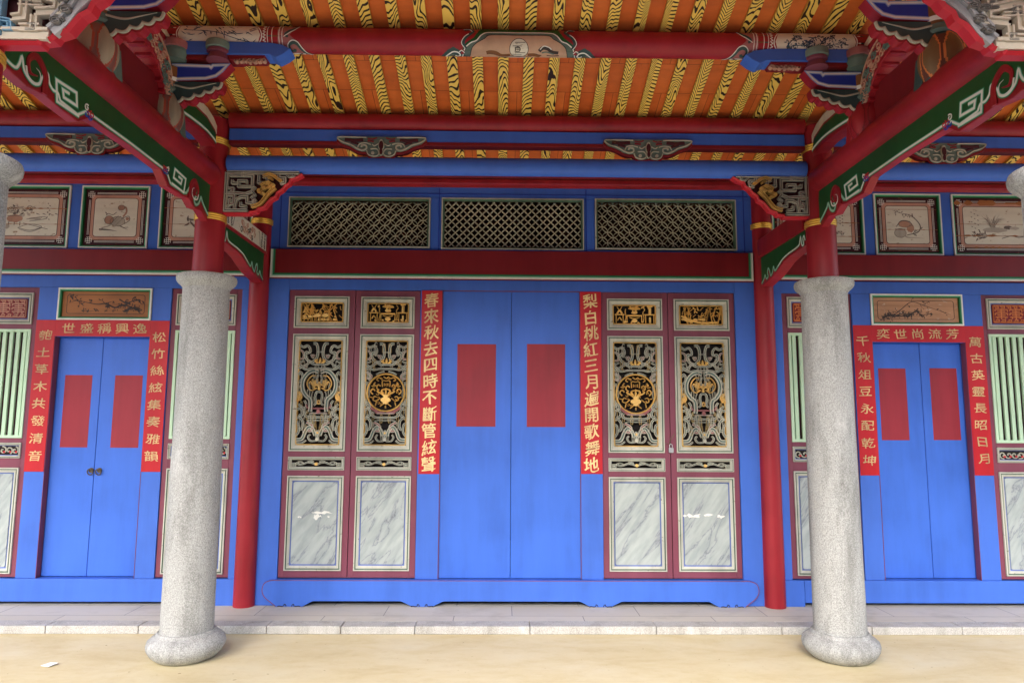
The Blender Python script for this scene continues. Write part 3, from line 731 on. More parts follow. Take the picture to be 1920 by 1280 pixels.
        S([(.0, .345), (.34, .345), (.52, .355), (.56, .385)], .013, 3, 3); D(0, .318, .014, 3, False); S([(.0, .54), (.05, .565), (.02, .60)], .012, 2, 2); S([(.0, .56), (.12, .575), (.18, .555)], .008, 2, 2); D(0, .53, .010, 2, False); S([(.0, .385), (.08, .40), (.0, .425)], .010, 2, 2)
    else:
        S([(.97, .69), (.82, .68), (.70, .655), (.78, .625), (.95, .64)], .017, 0, 3); S([(.97, .60), (.90, .58)], .014)
        S([(.97, .37), (.82, .40), (.74, .365), (.86, .345)], .017); S([(.97, .44), (.92, .40)], .014)
        S([(.05, .305), (.34, .312), (.55, .335), (.70, .36)], .020, 3, 3); S([(.42, .30), (.44, .35)], .016, 3, 3)
        S([(.10, .70), (.3, .69), (.48, .67)], .013)
        c0 = t0+H_*.50; rr = hw*.88
        mb.stroke([(cx+rr*math.cos(a*PI/24), c0+rr*math.sin(a*PI/24)) for a in range(48)], .011, T, -.014, .015, 2, closed=True)
        for k in range(26):
            u, v = rq.uniform(-.8, .8), rq.uniform(-.8, .8)
            if u*u+v*v < .7: mb.stroke(spiral(cx+rr*u, c0+rr*v, .011, .004, rq.uniform(0, 360), .8, 9), .0045, T, -.012, .006, 2)
        def G(pts, w_, both=True):
            cnt[0] += 1
            for sg in ((-1, 1) if both else (1,)): mb.stroke(cr([(cx+sg*rr*u, c0+rr*v) for u, v in pts], 4), w_*.72, T, -.012, .009+.0005*(cnt[0] % 7), 2)
        for cv, rx, ry, h in ((-.40, .27, .15, .012), (-.22, .13, .05, .013), (-.15, .20, .035, .014), (-.58, .16, .04, .013)):
            mb.prism([(cx+rr*rx*math.cos(i*PI/9), c0+rr*(cv+ry*math.sin(i*PI/9))) for i in range(18)], T, -.01, h, 2)
        for a_ in (-.5, -.25, 0, .25, .5): mb.stroke(cr([(cx+rr*a_*.3, c0-rr*.12), (cx+rr*a_*.9, c0+rr*.06), (cx+rr*a_*.7, c0+rr*(.26-abs(a_)*.25))], 4), [.008, .011, .013, .013, .012, .010, .008, .005, .002], T, -.01, .012+.004*abs(a_), 2)
        G([(.1, -.6), (.3, -.75)], .010); G([(.0, -.7), (0, -.85)], .012); G([(.28, -.06), (.20, .12), (0, .2)], .014)
        G([(.3, -.3), (.5, -.45), (.68, -.40), (.62, -.22), (.48, -.25)], .010); G([(.5, -.5), (.55, -.72)], .010); G([(.7, -.1), (.82, .05), (.7, .2), (.58, .08)], .013)
        G([(.36, .12), (.5, .25), (.42, .42), (.3, .34)], .011); G([(.52, .36), (.66, .42), (.58, .55)], .011); G([(.2, .3), (.2, .62), (0, .62)], .009); G([(.1, .34), (.1, .5)], .008)
        G([(.22, .75), (.42, .80), (.5, .68), (.40, .62)], .010); G([(0, .75), (.14, .85)], .010); G([(.78, .35), (.62, .3)], .009); G([(.84, -.25), (.7, -.28)], .010)
def carve_low(mb, s0, s1, t0, t1, T):
    cx, hw, cz, hh = (s0+s1)/2, (s1-s0)/2, (t0+t1)/2, (t1-t0)/2
    for sg in (-1, 1):
        q = lambda pts: [(cx+sg*hw*u, cz+hh*v) for u, v in pts]
        mb.stroke(cr(q([(.04, -.3), (.18, .15), (.36, .3), (.50, -.1), (.66, -.35), (.80, .0), (.72, .4)]), 5), .012, T, -.012, .005, 0, 1)
        mb.stroke(cr(q([(.12, .5), (.2, .75), (.32, .6), (.26, .3)]), 5), .010, T, -.012, .0065, 0, 1)
        mb.stroke(q([(.99, -.1), (.86, -.1), (.86, -.75), (.99, -.75)]), .013, T, -.012, .0075, 0, 1)
        mb.stroke(cr(q([(.5, -.2), (.6, .4), (.72, .55)]), 4), .008, T, -.012, .006, 0, 1)
    mb.disc(cx, cz-.2*hh, .012, T, -.01, .011, 2, 10)
ZS = dict(top=(2.158, 2.410), mid=(1.198, 2.110), low=(1.055, 1.156), bot=(.305, 1.012))
CARVM = [paint('pale_gilt_edge', (.47, .45, .36), .5, .35, .5), CARV, GOLD, CARVP, paint('dull_gilt', (.42, .31, .13), .5, .35, .5)]
def shutter(x0, x1, z0, z1, seed, medallion, label):
    t = thing('carved_screen', label, 'door', ((x0+x1)/2, .03, z0), 'carved door leaves beside the central doors')
    zz = dict(ZS)
    # maroon stiles and rails round four openings
    m = MB(); yf, yb = .012, .055; ix = .046
    m.box(x0+.002, x0+ix, yf, yb, z0+.003, z1); m.box(x1-ix, x1-.002, yf, yb, z0+.003, z1)
    zs_ = [z0+.003, zz['bot'][0], zz['bot'][1], zz['low'][0], zz['low'][1], zz['mid'][0], zz['mid'][1], zz['top'][0], zz['top'][1], z1]
    for a, b in zip(zs_[::2], zs_[1::2]): m.box(x0+ix+.0002, x1-ix-.0002, yf+.0006, yb, a, b)
    build(m, 'frame', MAR, t, bevel=.002)
    a0, a1 = x0+ix, x1-ix
    m = MB(); m.box(a0-.01, a1+.01, .060, .070, z0+.02, z1-.02); build(m, 'backing', DRK, t)  # near-black sheet stands in for the unlit interior behind the carving
    for key in ('top', 'mid', 'low', 'bot'):
        p, q = zz[key]; mo = MB(); moulding(mo, a0, a1, p, q, TW, .52 if key == 'low' else 1)
        fo = build(mo, 'panel_moulding', [MOULD, MOULDG, MOULDB if key == 'bot' else MOULD], t)
        i = .047; cm_ = MB()
        if key == 'top': carve_top(cm_, a0+i, a1-i, p+i, q-i, TW, seed); build(cm_, 'gilt_carving', [GOLD], fo)
        elif key == 'mid': carve_mid(cm_, a0+i, a1-i, p+i, q-i, TW, medallion); build(cm_, 'scroll_carving', CARVM, fo)
        elif key == 'low':
            i = .026; carve_low(cm_, a0+i, a1-i, p+i, q-i, TW); build(cm_, 'scroll_carving', CARVM, fo)
        else:
            cm_.prism(rrect(a0+i, a1-i, p+i, q-i, .012), TW, -.020, .001, 0)
            mp_ = build(cm_, 'marble_panel', [MARBLE], fo, bevel=.003)
            if seed in (1, 4):      # flaked patches showing the white ground
                r = random.Random(seed); f_ = MB()
                spots = [(.66, .625, .26, .010), (.56, .575, .09, .015), (.82, .575, .03, .006), (.17, .57, .05, .006)] if seed == 1 else [(.2, .60, .2, .012), (.55, .615, .12, .007), (.82, .60, .10, .010)]
                for k, (u, v, wd, ht) in enumerate(spots):
                    uc, vc = a0+i+(a1-a0-2*i)*u, p+i+(q-p-2*i)*v; wd *= (a1-a0-2*i)
                    f_.prism([(uc+wd*(1+r.uniform(-.45, .25))*math.cos(2*PI*j/16), vc+ht*(1+r.uniform(-.8, .8))*math.sin(2*PI*j/16)+ht*r.uniform(-.5, .5)) for j in range(16)], TW, .0005, .0016+.0002*k, 0)
                build(f_, 'flaked_paint', [WHITE], fo)
    return t
shutter(-1.774, -1.250, .250, 2.462, 1, False, 'carved maroon door leaf beside the left blue stile, flaked marble panel')
shutter(-1.249, -.734, .250, 2.460, 2, True, 'carved maroon door leaf with round gilt medallion, left of the doors')
shutter(.701, 1.232, .250, 2.462, 3, True, 'carved maroon door leaf with round gilt medallion, right of the doors')
shutter(1.233, 1.7665, .250, 2.462, 4, False, 'carved maroon door leaf beside the right blue stile, flaked marble panel')
# padlock and wire on the right pair
t = thing('padlock', 'small steel padlock hanging on wire between carved leaves', 'padlock', (1.236, -.01, 1.20))
m = MB(); m.prism(rrect(1.214, 1.250, 1.200, 1.238, .006), wall_T(.0), -.002, .014, 0); build(m, 'body', STEEL, t, bevel=.002)
m = MB(); m.tube([(1.222, -.006, 1.236), (1.222, -.006, 1.258), (1.228, -.006, 1.266), (1.236, -.006, 1.266), (1.242, -.006, 1.258), (1.242, -.006, 1.236)], .0032, 0); build(m, 'shackle', STEEL, t, smooth=True)
m = MB(); m.tube(cr([(1.232, .004, 1.262), (1.222, -.002, 1.285), (1.238, 0, 1.31), (1.252, -.001, 1.33), (1.262, .0, 1.345)], 5), .0024, 0); m.tube(cr([(1.232, .004, 1.262), (1.2, .002, 1.272), (1.186, .003, 1.266)], 5), .002, 0); build(m, 'wire', BRASS, t, smooth=True)

# ------------------------------------------------------------------ shutters of the side bays
def keyfret(mb, s0, s1, t0, t1, T, m=0):
    W_, H_ = s1-s0, t1-t0; P = lambda pts: [(s0+W_*u, t0+H_*v) for u, v in pts]
    w_ = .0085
    for k in range(7):
        u = k/7+.01
        mb.stroke(P([(u, .97), (u+.10, .97), (u+.10, .86), (u+.04, .86), (u+.04, .92)]), w_*.75, T, -.004, .004, m)
        mb.stroke(P([(u, .03), (u+.10, .03), (u+.10, .14), (u+.04, .14), (u+.04, .08)]), w_*.75, T, -.004, .004, m)
    for k in range(3):
        u = .03+k*.335
        for q in ([(u, .78), (u+.28, .78)], [(u+.14, .84), (u+.14, .16)], [(u+.05, .66), (u+.23, .66)], [(u, .54), (u+.28, .54)], [(u+.05, .42), (u+.23, .42)], [(u, .30), (u+.28, .30)],
                  [(u, .78), (u, .66)], [(u+.28, .78), (u+.28, .62)], [(u, .54), (u, .42)], [(u+.28, .54), (u+.28, .40)], [(u+.05, .3), (u+.05, .2)], [(u+.23, .3), (u+.23, .2)]):
            mb.stroke(P(q), w_, T, -.004, .0042, m)
    mb.stroke(rrect(s0-.004, s1+.004, t0-.004, t1+.004, .01), .006, T, -.01, .005, m, closed=True)
def side_shutter(s, xa, xb, outer, dz, label):
    x0, x1 = sorted((bx(s, xa), bx(s, xb))); z0, z1 = .25, 2.4640
    t = thing('slatted_door', label, 'door', ((x0+x1)/2, .03, z0), 'slatted door leaves of the side bays')
    zz = dict(top=(2.172+dz, 2.420+dz), mid=(1.287+dz*.0, 2.132+dz), low=(1.135, 1.252), bot=(.278, 1.063)); ix = .042
    m = MB(); yf, yb = .012, .055
    m.box(x0+.002, x0+ix, yf, yb, z0+.003, z1); m.box(x1-ix, x1-.002, yf, yb, z0+.003, z1)
    zs_ = [z0+.003, zz['bot'][0], zz['bot'][1], zz['low'][0], zz['low'][1], zz['mid'][0], zz['mid'][1], zz['top'][0], zz['top'][1], z1]
    for a, b in zip(zs_[::2], zs_[1::2]): m.box(x0+ix+.0002, x1-ix-.0002, yf+.0006, yb, a, b)
    build(m, 'frame', MAR, t, bevel=.002)
    a0, a1 = x0+ix, x1-ix
    m = MB(); m.box(a0-.01, a1+.01, .060, .070, z0+.02, z1-.02); build(m, 'backing', MARD, t)
    # pale green slats
    p, q = zz['mid']; m = MB(); m.frame(a0, a1, p, q, TW, [(0, -.002, 0), (.0005, .008, 0), (.022, .008, 0), (.0225, -.03, 0)])
    sl = build(m, 'slat_frame', SLATG, t)
    m = MB(); nS = 8; st = (a1-a0-.044)/nS
    for k in range(nS):
        c = a0+.022+st*(k+.5); m.box(c-st*.27, c+st*.27, .012, .030, p+.02, q-.02)
    build(m, 'slat', SLATG, sl, bevel=.002)
    for key in ('top', 'low', 'bot'):
        p, q = zz[key]; mo = MB(); moulding(mo, a0, a1, p, q, TW, .52 if key == 'low' else 1)
        fo = build(mo, 'panel_moulding', [MOULD, MOULDG, MOULDB], t); i = .047; c_ = MB()
        if key == 'top':
            c_.prism(rrect(a0+i, a1-i, p+i, q-i, .01), TW, -.018, .002, 1)
            keyfret(c_, a0+i+.012, a1-i-.012, p+i+.012, q-i-.012, wall_T(.010), 0)
            build(c_, 'fret_panel', [LATR if s > 0 else PINK, REDD], fo)
        elif key == 'low':
            i = .026; c_.prism(rrect(a0+i, a1-i, p+i, q-i, .006), TW, -.018, -.006, 1); Tl = wall_T(.018); r = random.Random(5+int(s))
            for k in range(9):
                u = a0+i+(a1-a0-2*i)*(k+.5)/9; v = (p+q)/2
                c_.stroke(cr(spiral(u, v, .030, .004, r.uniform(0, 360), r.choice((-1.1, 1.1)), 9), 2), .009, Tl, -.004, .007, 0)
                c_.disc(u+.012, v-.012, .008, Tl, -.004, .0085, 2, 8)
            build(c_, 'scroll_carving', [CARVL, DRK, REDB], fo)
        else:
            c_.prism(rrect(a0+i, a1-i, p+i, q-i, .012), TW, -.020, .001, 0); build(c_, 'marble_panel', [MARBLE], fo, bevel=.003)
    return t
side_shutter(-1, 3.7555, 4.3115, True, 0, 'slatted maroon door leaf cut by the left frame edge')
side_shutter(-1, 2.1455, 2.7035, False, 0, 'slatted maroon door leaf mostly hidden behind the left stone column')
side_shutter(1, 2.1455, 2.7035, False, .015, 'slatted maroon door leaf mostly hidden behind the right stone column')
side_shutter(1, 3.7555, 4.3115, True, .015, 'slatted maroon door leaf cut by the right frame edge')

# ------------------------------------------------------------------ lattice windows above the lintel
def lattice(x0, x1, z0, z1, kind, label):
    t = thing('lattice_window', label, 'window', ((x0+x1)/2, .02, z0), None)
    T = wall_T(0); m = MB()
    m.frame(x0, x1, z0, z1, T, [(0, -.01, 0), (.0005, .010, 0), (.010, .011, 0), (.018, .004, 1), (.024, -.012, 1)])
    build(m, 'frame', [MOULD, MOULDG], t)
    T = wall_T(.030); m = MB(); a0, a1, b0, b1 = x0+.018, x1-.018, z0+.018, z1-.018
    def clip(p): return a0 <= p[0] <= a1 and b0 <= p[1] <= b1
    def runs(P, w_):
        cur = []
        for p in P+[(1e9, 0)]:
            if clip(p): cur.append(p)
            else:
                if len(cur) > 1: m.stroke(cur, w_, T, -.010, .002, 0)
                cur = []
    if kind == 'coin':
        n = 25; d = (a1-a0)/n; nr = int((b1-b0)/d)+2
        for i in range(-1, n+2):
            for j in range(-1, nr+1):
                if (i+j) % 2 == 0:
                    cx_, cz_ = a0+i*d, b0+j*d
                    runs([(cx_+d*math.cos(q*PI/10), cz_+d*math.sin(q*PI/10)) for q in range(21)], .0054)
    else:
        n = 18; d = (a1-a0)/n
        for sg in (-1, 1):
            for k in range(-12, 30):
                runs([(a0+(k+.5)*d+sg*q*d*.125, b0+d*.1+q*d*.125) for q in range(-4, 70)], .0068)
        for i in range(-1, 2*n+2):
            for j in range(0, int((b1-b0)/d*2)+2):
                px, pz = a0+d*(i*.5+.25), b0+d*(.1+j*.5+.25)
                sg = 1 if (i+j) % 2 else -1
                e = d*.13
                runs([(px-e, pz-sg*e), (px, pz), (px+e, pz+sg*e)], .010)
    build(m, 'lattice', OLIVE, t)
    return t
lattice(-1.805, -.670, 2.8055, 3.219, 'coin', 'left transom window with a fine interlaced coin lattice')
lattice(-.580, .567, 2.7975, 3.222, 'quatre', 'middle transom window with a bold quatrefoil lattice')
lattice(.657, 1.8005, 2.8085, 3.228, 'coin', 'right transom window with a fine interlaced coin lattice')

# ------------------------------------------------------------------ painted panels over the side doors
def bough(mb, pts, w_, T, n, m, seed, twigs=10, blob=12, tm=None):
    """a brushed branch with twigs and blossom dabs"""
    r = random.Random(seed); P = cr(pts, 6)
    mb.flat(P, w_, T, n, m, taper=1)
    for k in range(twigs):
        p = P[r.randrange(1, len(P))]; a = r.uniform(-2.6, 2.6); L_ = r.uniform(.3, 1)*.10*abs((P[-1]-P[0]).length)*1.6
        q = (p[0]+L_*math.cos(a), p[1]+L_*math.sin(a)*.6); mid = ((p[0]+q[0])/2+r.uniform(-.006, .006), (p[1]+q[1])/2+r.uniform(-.006, .006))
        mb.flat(cr([p, mid, q], 3), w_*.45, T, n, m, taper=1)
        for j in range(int(blob/twigs)+1): mb.leaf(q[0]+r.uniform(-.012, .012), q[1]+r.uniform(-.008, .008), r.uniform(.008, .02), r.uniform(0, 360), .006, T, n, m if tm is None or r.random() < .6 else tm)
def subject(mb, kind, s0, s1, t0, t1, T, n):
    """ink paintings; materials 0 ink, 1 russet, 2 grey wash"""
    W_, H_ = s1-s0, t1-t0; P = lambda pts: [(s0+W_*u, t0+H_*v) for u, v in pts]
    F = lambda pts, w_=.004, m=0, tp=0, k=5: mb.flat(cr(P(pts), k), w_, T, n, m, taper=tp)
    def blob(u, v, ru, rv, m, k=14): mb.k += 1; mb.prism([(s0+W_*(u+ru*math.cos(2*PI*i/k)), t0+H_*(v+rv*(1+.12*math.sin(3*i))*math.sin(2*PI*i/k))) for i in range(k)], T, n-.0003, n+.0003+.00006*(mb.k % 6), m)
    def loop(u, v, ru, rv, m=0, w_=.003, k=16): mb.flat([(s0+W_*(u+ru*math.cos(2*PI*i/k)), t0+H_*(v+rv*math.sin(2*PI*i/k))) for i in range(k+1)], w_, T, n+.0004, m)
    r = random.Random(kind)
    if kind == 1:
        blob(.36, .44, .13, .12, 1); F([(.24, .52), (.48, .52)], .005); F([(.27, .34), (.27, .22)], .006); F([(.36, .33), (.36, .24)], .006); F([(.45, .34), (.45, .22)], .006)
        for i in range(34): u, v = r.uniform(.12, .66), r.uniform(.56, .82); mb.leaf(s0+W_*u, t0+H_*v, r.uniform(.02, .045), r.uniform(0, 360), .014, T, n, r.choice((0, 2, 2)))
        for i in range(5): loop(r.uniform(.2, .6), r.uniform(.6, .8), .04, .06, 0)
        blob(.16, .26, .06, .14, 2); blob(.24, .2, .05, .08, 2); F([(.42, .16), (.62, .08), (.80, .2), (.60, .27), (.42, .16)], .004); F([(.44, .12), (.62, .04), (.80, .16)], .004); F([(.5, .3), (.9, .12)], .004); F([(.55, .42), (.8, .5), (.86, .44), (.6, .36)], .004); blob(.68, .44, .10, .04, 2)
        for i in range(4): F([(.70+.1*i, .6), (.76+.1*i, .56)], .006, 0, 1)
        for i in range(8): F([(.87+.03*(i % 2), .92-.07*i), (.885+.03*(i % 2), .90-.07*i)], .006)
    elif kind == 2:
        F([(.70, .52), (.78, .66), (.76, .80), (.66, .78)], .014, 1); blob(.64, .80, .09, .08, 1); loop(.64, .80, .09, .08, 0)
        blob(.33, .42, .12, .13, 1); loop(.33, .42, .12, .13); F([(.24, .56), (.30, .62), (.42, .58), (.52, .66)], .004); F([(.22, .66), (.28, .58)], .006, 0, 1)
        blob(.56, .38, .20, .15, 2); loop(.56, .38, .20, .15); F([(.42, .26), (.64, .54)], .003); F([(.5, .24), (.72, .5)], .003); F([(.40, .34), (.58, .55)], .003)
        F([(.66, .46), (.84, .54), (.88, .42), (.74, .30)], .005); blob(.82, .46, .05, .05, 1); F([(.10, .1), (.18, .18), (.34, .24), (.5, .36)], .010, 2); F([(.08, .13), (.3, .12), (.56, .08)], .012, 0, 1); F([(.62, .24), (.86, .12)], .006, 0, 1); F([(.6, .3), (.72, .2), (.86, .2)], .004)
    elif kind == 3:
        for q in ((.62, .60, .2, .2, 1), (.50, .26, .16, .12, 2)): blob(*q); loop(*q[:4])
        for i in range(12): mb.leaf(s0+W_*r.uniform(.2, .6), t0+H_*r.uniform(.1, .45), .05, r.uniform(0, 360), .016, T, n, 0)
        for i in range(10): F([(.30+.05*(i % 2), .92-.06*i), (.33+.05*(i % 2), .90-.06*i)], .006)
    elif kind == 5:
        bough(mb, P([(.48, .18), (.78, .28), (.84, .5), (.62, .78), (.36, .86), (.12, .95)]), .007, T, n, 0, 5, 14, 16)
        blob(.3, .24, .16, .14, 2); loop(.3, .24, .16, .14); blob(.42, .52, .16, .10, 1); loop(.42, .52, .16, .10); blob(.58, .4, .10, .14, 1); F([(.2, .44), (.34, .62), (.56, .6), (.64, .46)], .005); F([(.16, .36), (.44, .36)], .006); F([(.44, .2), (.46, .12), (.66, .10), (.94, .08)], .012, 2, 1); F([(.56, .62), (.62, .5), (.5, .44)], .004)
    elif kind == 6:
        for i in range(34): a = r.uniform(.5, 2.7); u = .42+r.uniform(-.04, .04); L_ = r.uniform(.2, .42); F([(u, .44), (u+.35*L_*math.cos(a), .44+.6*L_), (u+.75*L_*math.cos(a), .44+1.1*L_*math.sin(a))], .004, r.choice((0, 2)), 1)
        blob(.45, .36, .2, .08, 2); blob(.24, .18, .08, .08, 2); loop(.24, .18, .08, .08); blob(.66, .44, .07, .06, 0); blob(.76, .42, .08, .05, 2)
        for i in range(16): mb.leaf(s0+W_*r.uniform(.1, .3), t0+H_*r.uniform(.1, .3), .03, r.uniform(0, 360), .010, T, n, 0)
        F([(.55, .1), (.7, .18), (.82, .14), (.96, .2)], .006)
        for i in range(12): F([(.08+.05*(i % 3), .92-.05*i), (.10+.05*(i % 3), .905-.05*i)], .005)
    else:
        for i in range(10): F([(.86+.04*(i % 2), .92-.05*i), (.88+.04*(i % 2), .90-.05*i)], .006)
        bough(mb, P([(.55, .1), (.7, .2), (.9, .22)]), .006, T, n, 0, 4, 10, 20)
def picture(x0, x1, z0, z1, kind, label, cracks=()):
    t = thing('wall_painting', label, 'painting', ((x0+x1)/2, .02, z0), 'painted panels over the side doors')
    T = wall_T(0); m = MB()
    m.frame(x0, x1, z0, z1, T, [(0, -.004, 0), (.0005, .009, 0), (.009, .009, 0), (.0135, .007, 1), (.022, .002, 2), (.026, -.016, 3)])
    build(m, 'frame', [WHITE, MINT, GREENM, GREEN], t)
    T = wall_T(.014); m = MB(); m.tbox(x0+.02, x1-.02, z0+.02, z1-.02, T, -.03, 0); bd = build(m, 'board', MARD, t)
    a0, a1, b0, b1 = x0+.072, x1-.072, z0+.072, z1-.072
    m = MB(); m.tbox(a0, a1, b0, b1, T, -.001, .0012)
    build(m, 'pink_border', PINK, bd)
    m = MB(); m.prism(rrect(a0+.028, a1-.028, b0+.028, b1-.028, .022, 3), T, -.001, .0024); build(m, 'white_ground', BOARD, bd)
    m = MB()
    m.flat(rrect(a0+.026, a1-.026, b0+.026, b1-.026, .022, 3)+[(a1-.026, b1-.048)], .004, T, .0030, 1)
    for e in (-.010, -.019):
        for q in ([(a0+.04, b0+e), (a1-.04, b0+e)], [(a0+.04, b1-e), (a1-.04, b1-e)], [(a0+e, b0+.04), (a0+e, b1-.04)], [(a1-e, b0+.04), (a1-e, b1-.04)]): m.flat(q, .0034, T, .0012, 0)
    for cx, cz in ((a0-.004, b0-.004), (a1+.004, b0-.004), (a0-.004, b1+.004), (a1+.004, b1+.004)):
        for d in (-.024, -.008, .008, .024):
            m.flat([(cx+d, cz-.026+abs(d)*.4), (cx+d, cz+.026-abs(d)*.4)], .0036, T, .0030, 0); m.flat([(cx-.026+abs(d)*.4, cz+d), (cx+.026-abs(d)*.4, cz+d)], .0036, T, .0032, 0)
    build(m, 'line_border', [WHITE, INK], bd)
    m = MB(); subject(m, kind, a0+.05, a1-.05, b0+.05, b1-.05, T, .0031); build(m, 'ink_painting', [INKS, INKR, INKG], bd)
    if cracks:
        m = MB(); r = random.Random(kind)
        for v, h in cracks:
            top, bot = [], []
            n = 26
            for i in range(n+1):
                u = x0+.03+(x1-x0-.06)*i/n; e = max(.0012, h*r.uniform(-.1, 1)*(1 if r.random() < .5 else .3))
                top.append((u, z0+(z1-z0)*v+e)); bot.append((u, z0+(z1-z0)*v-e*.6))
            m.prism(bot+top[::-1], T, .0030, .0042+.0002*len(m.m) % .001, 0)
        build(m, 'bare_wood_crack', [WOODP], bd)
    return t
picture(B(4.315), B(3.5655), 2.7825, 3.2935, 1, 'painted panel with flower pot and books, left frame edge', ((.38, .004), (.63, .007)))
picture(B(3.4755), B(2.9285), 2.7825, 3.2935, 2, 'painted panel with gourd and fan, above the left side door', ((.05, .004),))
picture(B(2.8415), B(2.0885), 2.7825, 3.2935, 3, 'painted panel with fruit, half hidden by the left stone column', ((.4, .003), (.66, .005)))
picture(2.0885, 2.8415, 2.7825, 3.2935, 4, 'worn painted panel half hidden by the right stone column', ((.3, .005), (.52, .006), (.93, .012)))
picture(2.9285, 3.4765, 2.7825, 3.2935, 5, 'painted panel with plum branch and pots, above the right side door', ((.42, .004), (.75, .003), (.08, .004)))
picture(3.5655, 4.3265, 2.7825, 3.2935, 6, 'badly peeled painted panel with orchid grass, right frame edge', ((.14, .012), (.33, .012), (.52, .003), (.86, .030)))
def plaque(x0, x1, z0, z1, mat, seed, label):
    t = thing('wooden_plaque', label, 'plaque', ((x0+x1)/2, .02, z0))
    T = wall_T(0); m = MB()
    m.frame(x0, x1, z0, z1, T, [(0, -.004, 0), (.0005, .010, 0), (.011, .010, 0), (.015, .008, 1), (.024, .003, 2), (.028, -.014, 3)])
    build(m, 'frame', [WHITE, MINT, GREENM, GREEN], t)
    T = wall_T(.012); m = MB(); m.tbox(x0+.022, x1-.022, z0+.022, z1-.022, T, -.03, 0); bd = build(m, 'board', mat, t)
    m = MB(); m.flat(rrect(x0+.062, x1-.062, z0+.052, z1-.052, .018, 3)+[(x1-.062, z1-.07)], .004, T, .0008, 0)
    W_, H_ = x1-x0, z1-z0; P = lambda pts: [(x0+W_*u, z0+H_*v) for u, v in pts]
    if seed == 1:
        bough(m, P([(.86, .30), (.70, .48), (.60, .40), (.50, .52), (.40, .50), (.22, .60), (.14, .64)]), .011, T, .0009, 0, 1, 26, 60)
        bough(m, P([(.64, .66), (.72, .55), (.82, .64), (.90, .60)]), .010, T, .0009, 0, 8, 16, 40); bough(m, P([(.70, .28), (.8, .40), (.88, .28)]), .014, T, .0009, 0, 9, 20, 50); bough(m, P([(.24, .3), (.34, .28), (.42, .34)]), .004, T, .0009, 0, 3, 6, 14)
    else:
        bough(m, P([(.14, .26), (.26, .36), (.34, .52), (.46, .76), (.60, .64), (.74, .50), (.88, .36)]), .006, T, .0009, 0, 2, 18, 30)
        bough(m, P([(.13, .24), (.22, .34), (.36, .30), (.44, .36)]), .013, T, .0009, 0, 6, 30, 70); bough(m, P([(.40, .26), (.50, .46), (.56, .34), (.66, .40)]), .010, T, .0009, 0, 7, 20, 50)
    build(m, 'ink_painting', [INK], bd)
plaque(B(3.5985), B(2.8575), 2.2065, 2.4615, WOODP, 1, 'brown wooden plaque with ink pine, above the left side door')
plaque(2.8575, 3.5985, 2.2105, 2.4640, WOODP2, 2, 'worn pale wooden plaque with plum bough, above the right side door')
t = MB(); t.add([(-2.762, -1.150, .006), (-2.705, -1.172, .0062), (-2.680, -1.118, .012), (-2.738, -1.098, .0075)], [(0, 1, 2, 3)])
o = build(t, 'paper_scrap', PAPER); tag(o, 'small scrap of white paper lying on the yellow floor', 'paper')
sm = o.modifiers.new('thick', 'SOLIDIFY'); sm.thickness = .0012

# ------------------------------------------------------------------ purlins, tie beams and boards across the porch
def beam_x(name, x0, x1, y, z, r, mat, label, cat, group=None):
    m = MB(); m.cyl((x0, y, z), (x1, y, z), r, 0, 48)
    o = build(m, name, mat, smooth=True); return tag(o, label, cat, group)
BAYS = ((-4.55, -2.095, 'left side bay'), (-1.893, 1.922, 'central bay'), (2.11, 4.6, 'right side bay'))
for x0, x1, nm in BAYS:
    beam_x('purlin', x0, x1, YC, 3.403, .058, RED, 'round red purlin above the stone columns, %s' % nm, 'purlin')
    beam_x('tie_beam', x0, x1, YC, 3.107, .059, BLUE, 'round blue tie beam between columns, %s' % nm, 'beam')
    t = thing('tie_board', 'thin blue board with red lower edge under the purlin, %s' % nm, 'board', ((x0+x1)/2, YC, 3.24))
    m = MB(); m.box(x0, x1, YC-.030, YC+.030, 3.262, 3.342); build(m, 'board', BLUE, t, bevel=.003)
    m = MB(); m.box(x0, x1, YC-.034, YC+.034, 3.236, 3.2618); build(m, 'red_edge', REDD, t, bevel=.004)
t = thing('eave_beam', 'grooved red beam along the top of the facade', 'beam', (0, -.4, 3.16))
m = MB(); m.box(-XE, XE, -.432, -.36, 3.229, 3.35); m.box(-XE, XE, -.445, -.36, 3.180, 3.2265); build(m, 'beam', RED, t, bevel=.012)
for x0, x1, nm in (BAYS[0], BAYS[2]): beam_x('purlin', x0, x1, YA, 3.59, .0715, RED, 'round red purlin higher up the ceiling, %s' % nm, 'purlin')

# the painted middle purlin
PR, PY, PZ1 = .0715, YA, 3.59
def cyl_T(s, t, n):
    a = math.radians(-150)+t/PR*-1     # centre of the visible arc faces down towards the court
    r = PR+n; return (s, PY+r*math.cos(a), PZ1+r*math.sin(a))
def patch(mb, rows, n, m=0, s0=0, sym=True):
    """a painted area on the purlin: rows of (t, half width) or (t, a, b)"""
    out = []
    for i, rw in enumerate(rows):
        out.append((rw[0], s0-rw[1], s0+rw[1]) if len(rw) == 2 else rw)
    fine = []
    for p, q in zip(out[:-1], out[1:]):
        for k in range(5): fine.append(tuple(p[j]+(q[j]-p[j])*k/5 for j in range(3)))
    fine.append(out[-1]); o = len(mb.v)
    for t_, a, b in fine: mb.v += [cyl_T(a, t_, n), cyl_T(b, t_, n)]
    for i in range(len(fine)-1): mb.f.append((o+2*i, o+2*i+1, o+2*i+3, o+2*i+2)); mb.m.append(m)
pu = thing('painted_purlin', 'round red purlin with painted cartouches, middle of the ceiling', 'purlin', (0, PY, PZ1-PR))
m = MB(); m.cyl((-2.02, PY, PZ1), (2.02, PY, PZ1), PR, 0, 64); build(m, 'purlin', RED, pu, smooth=True)
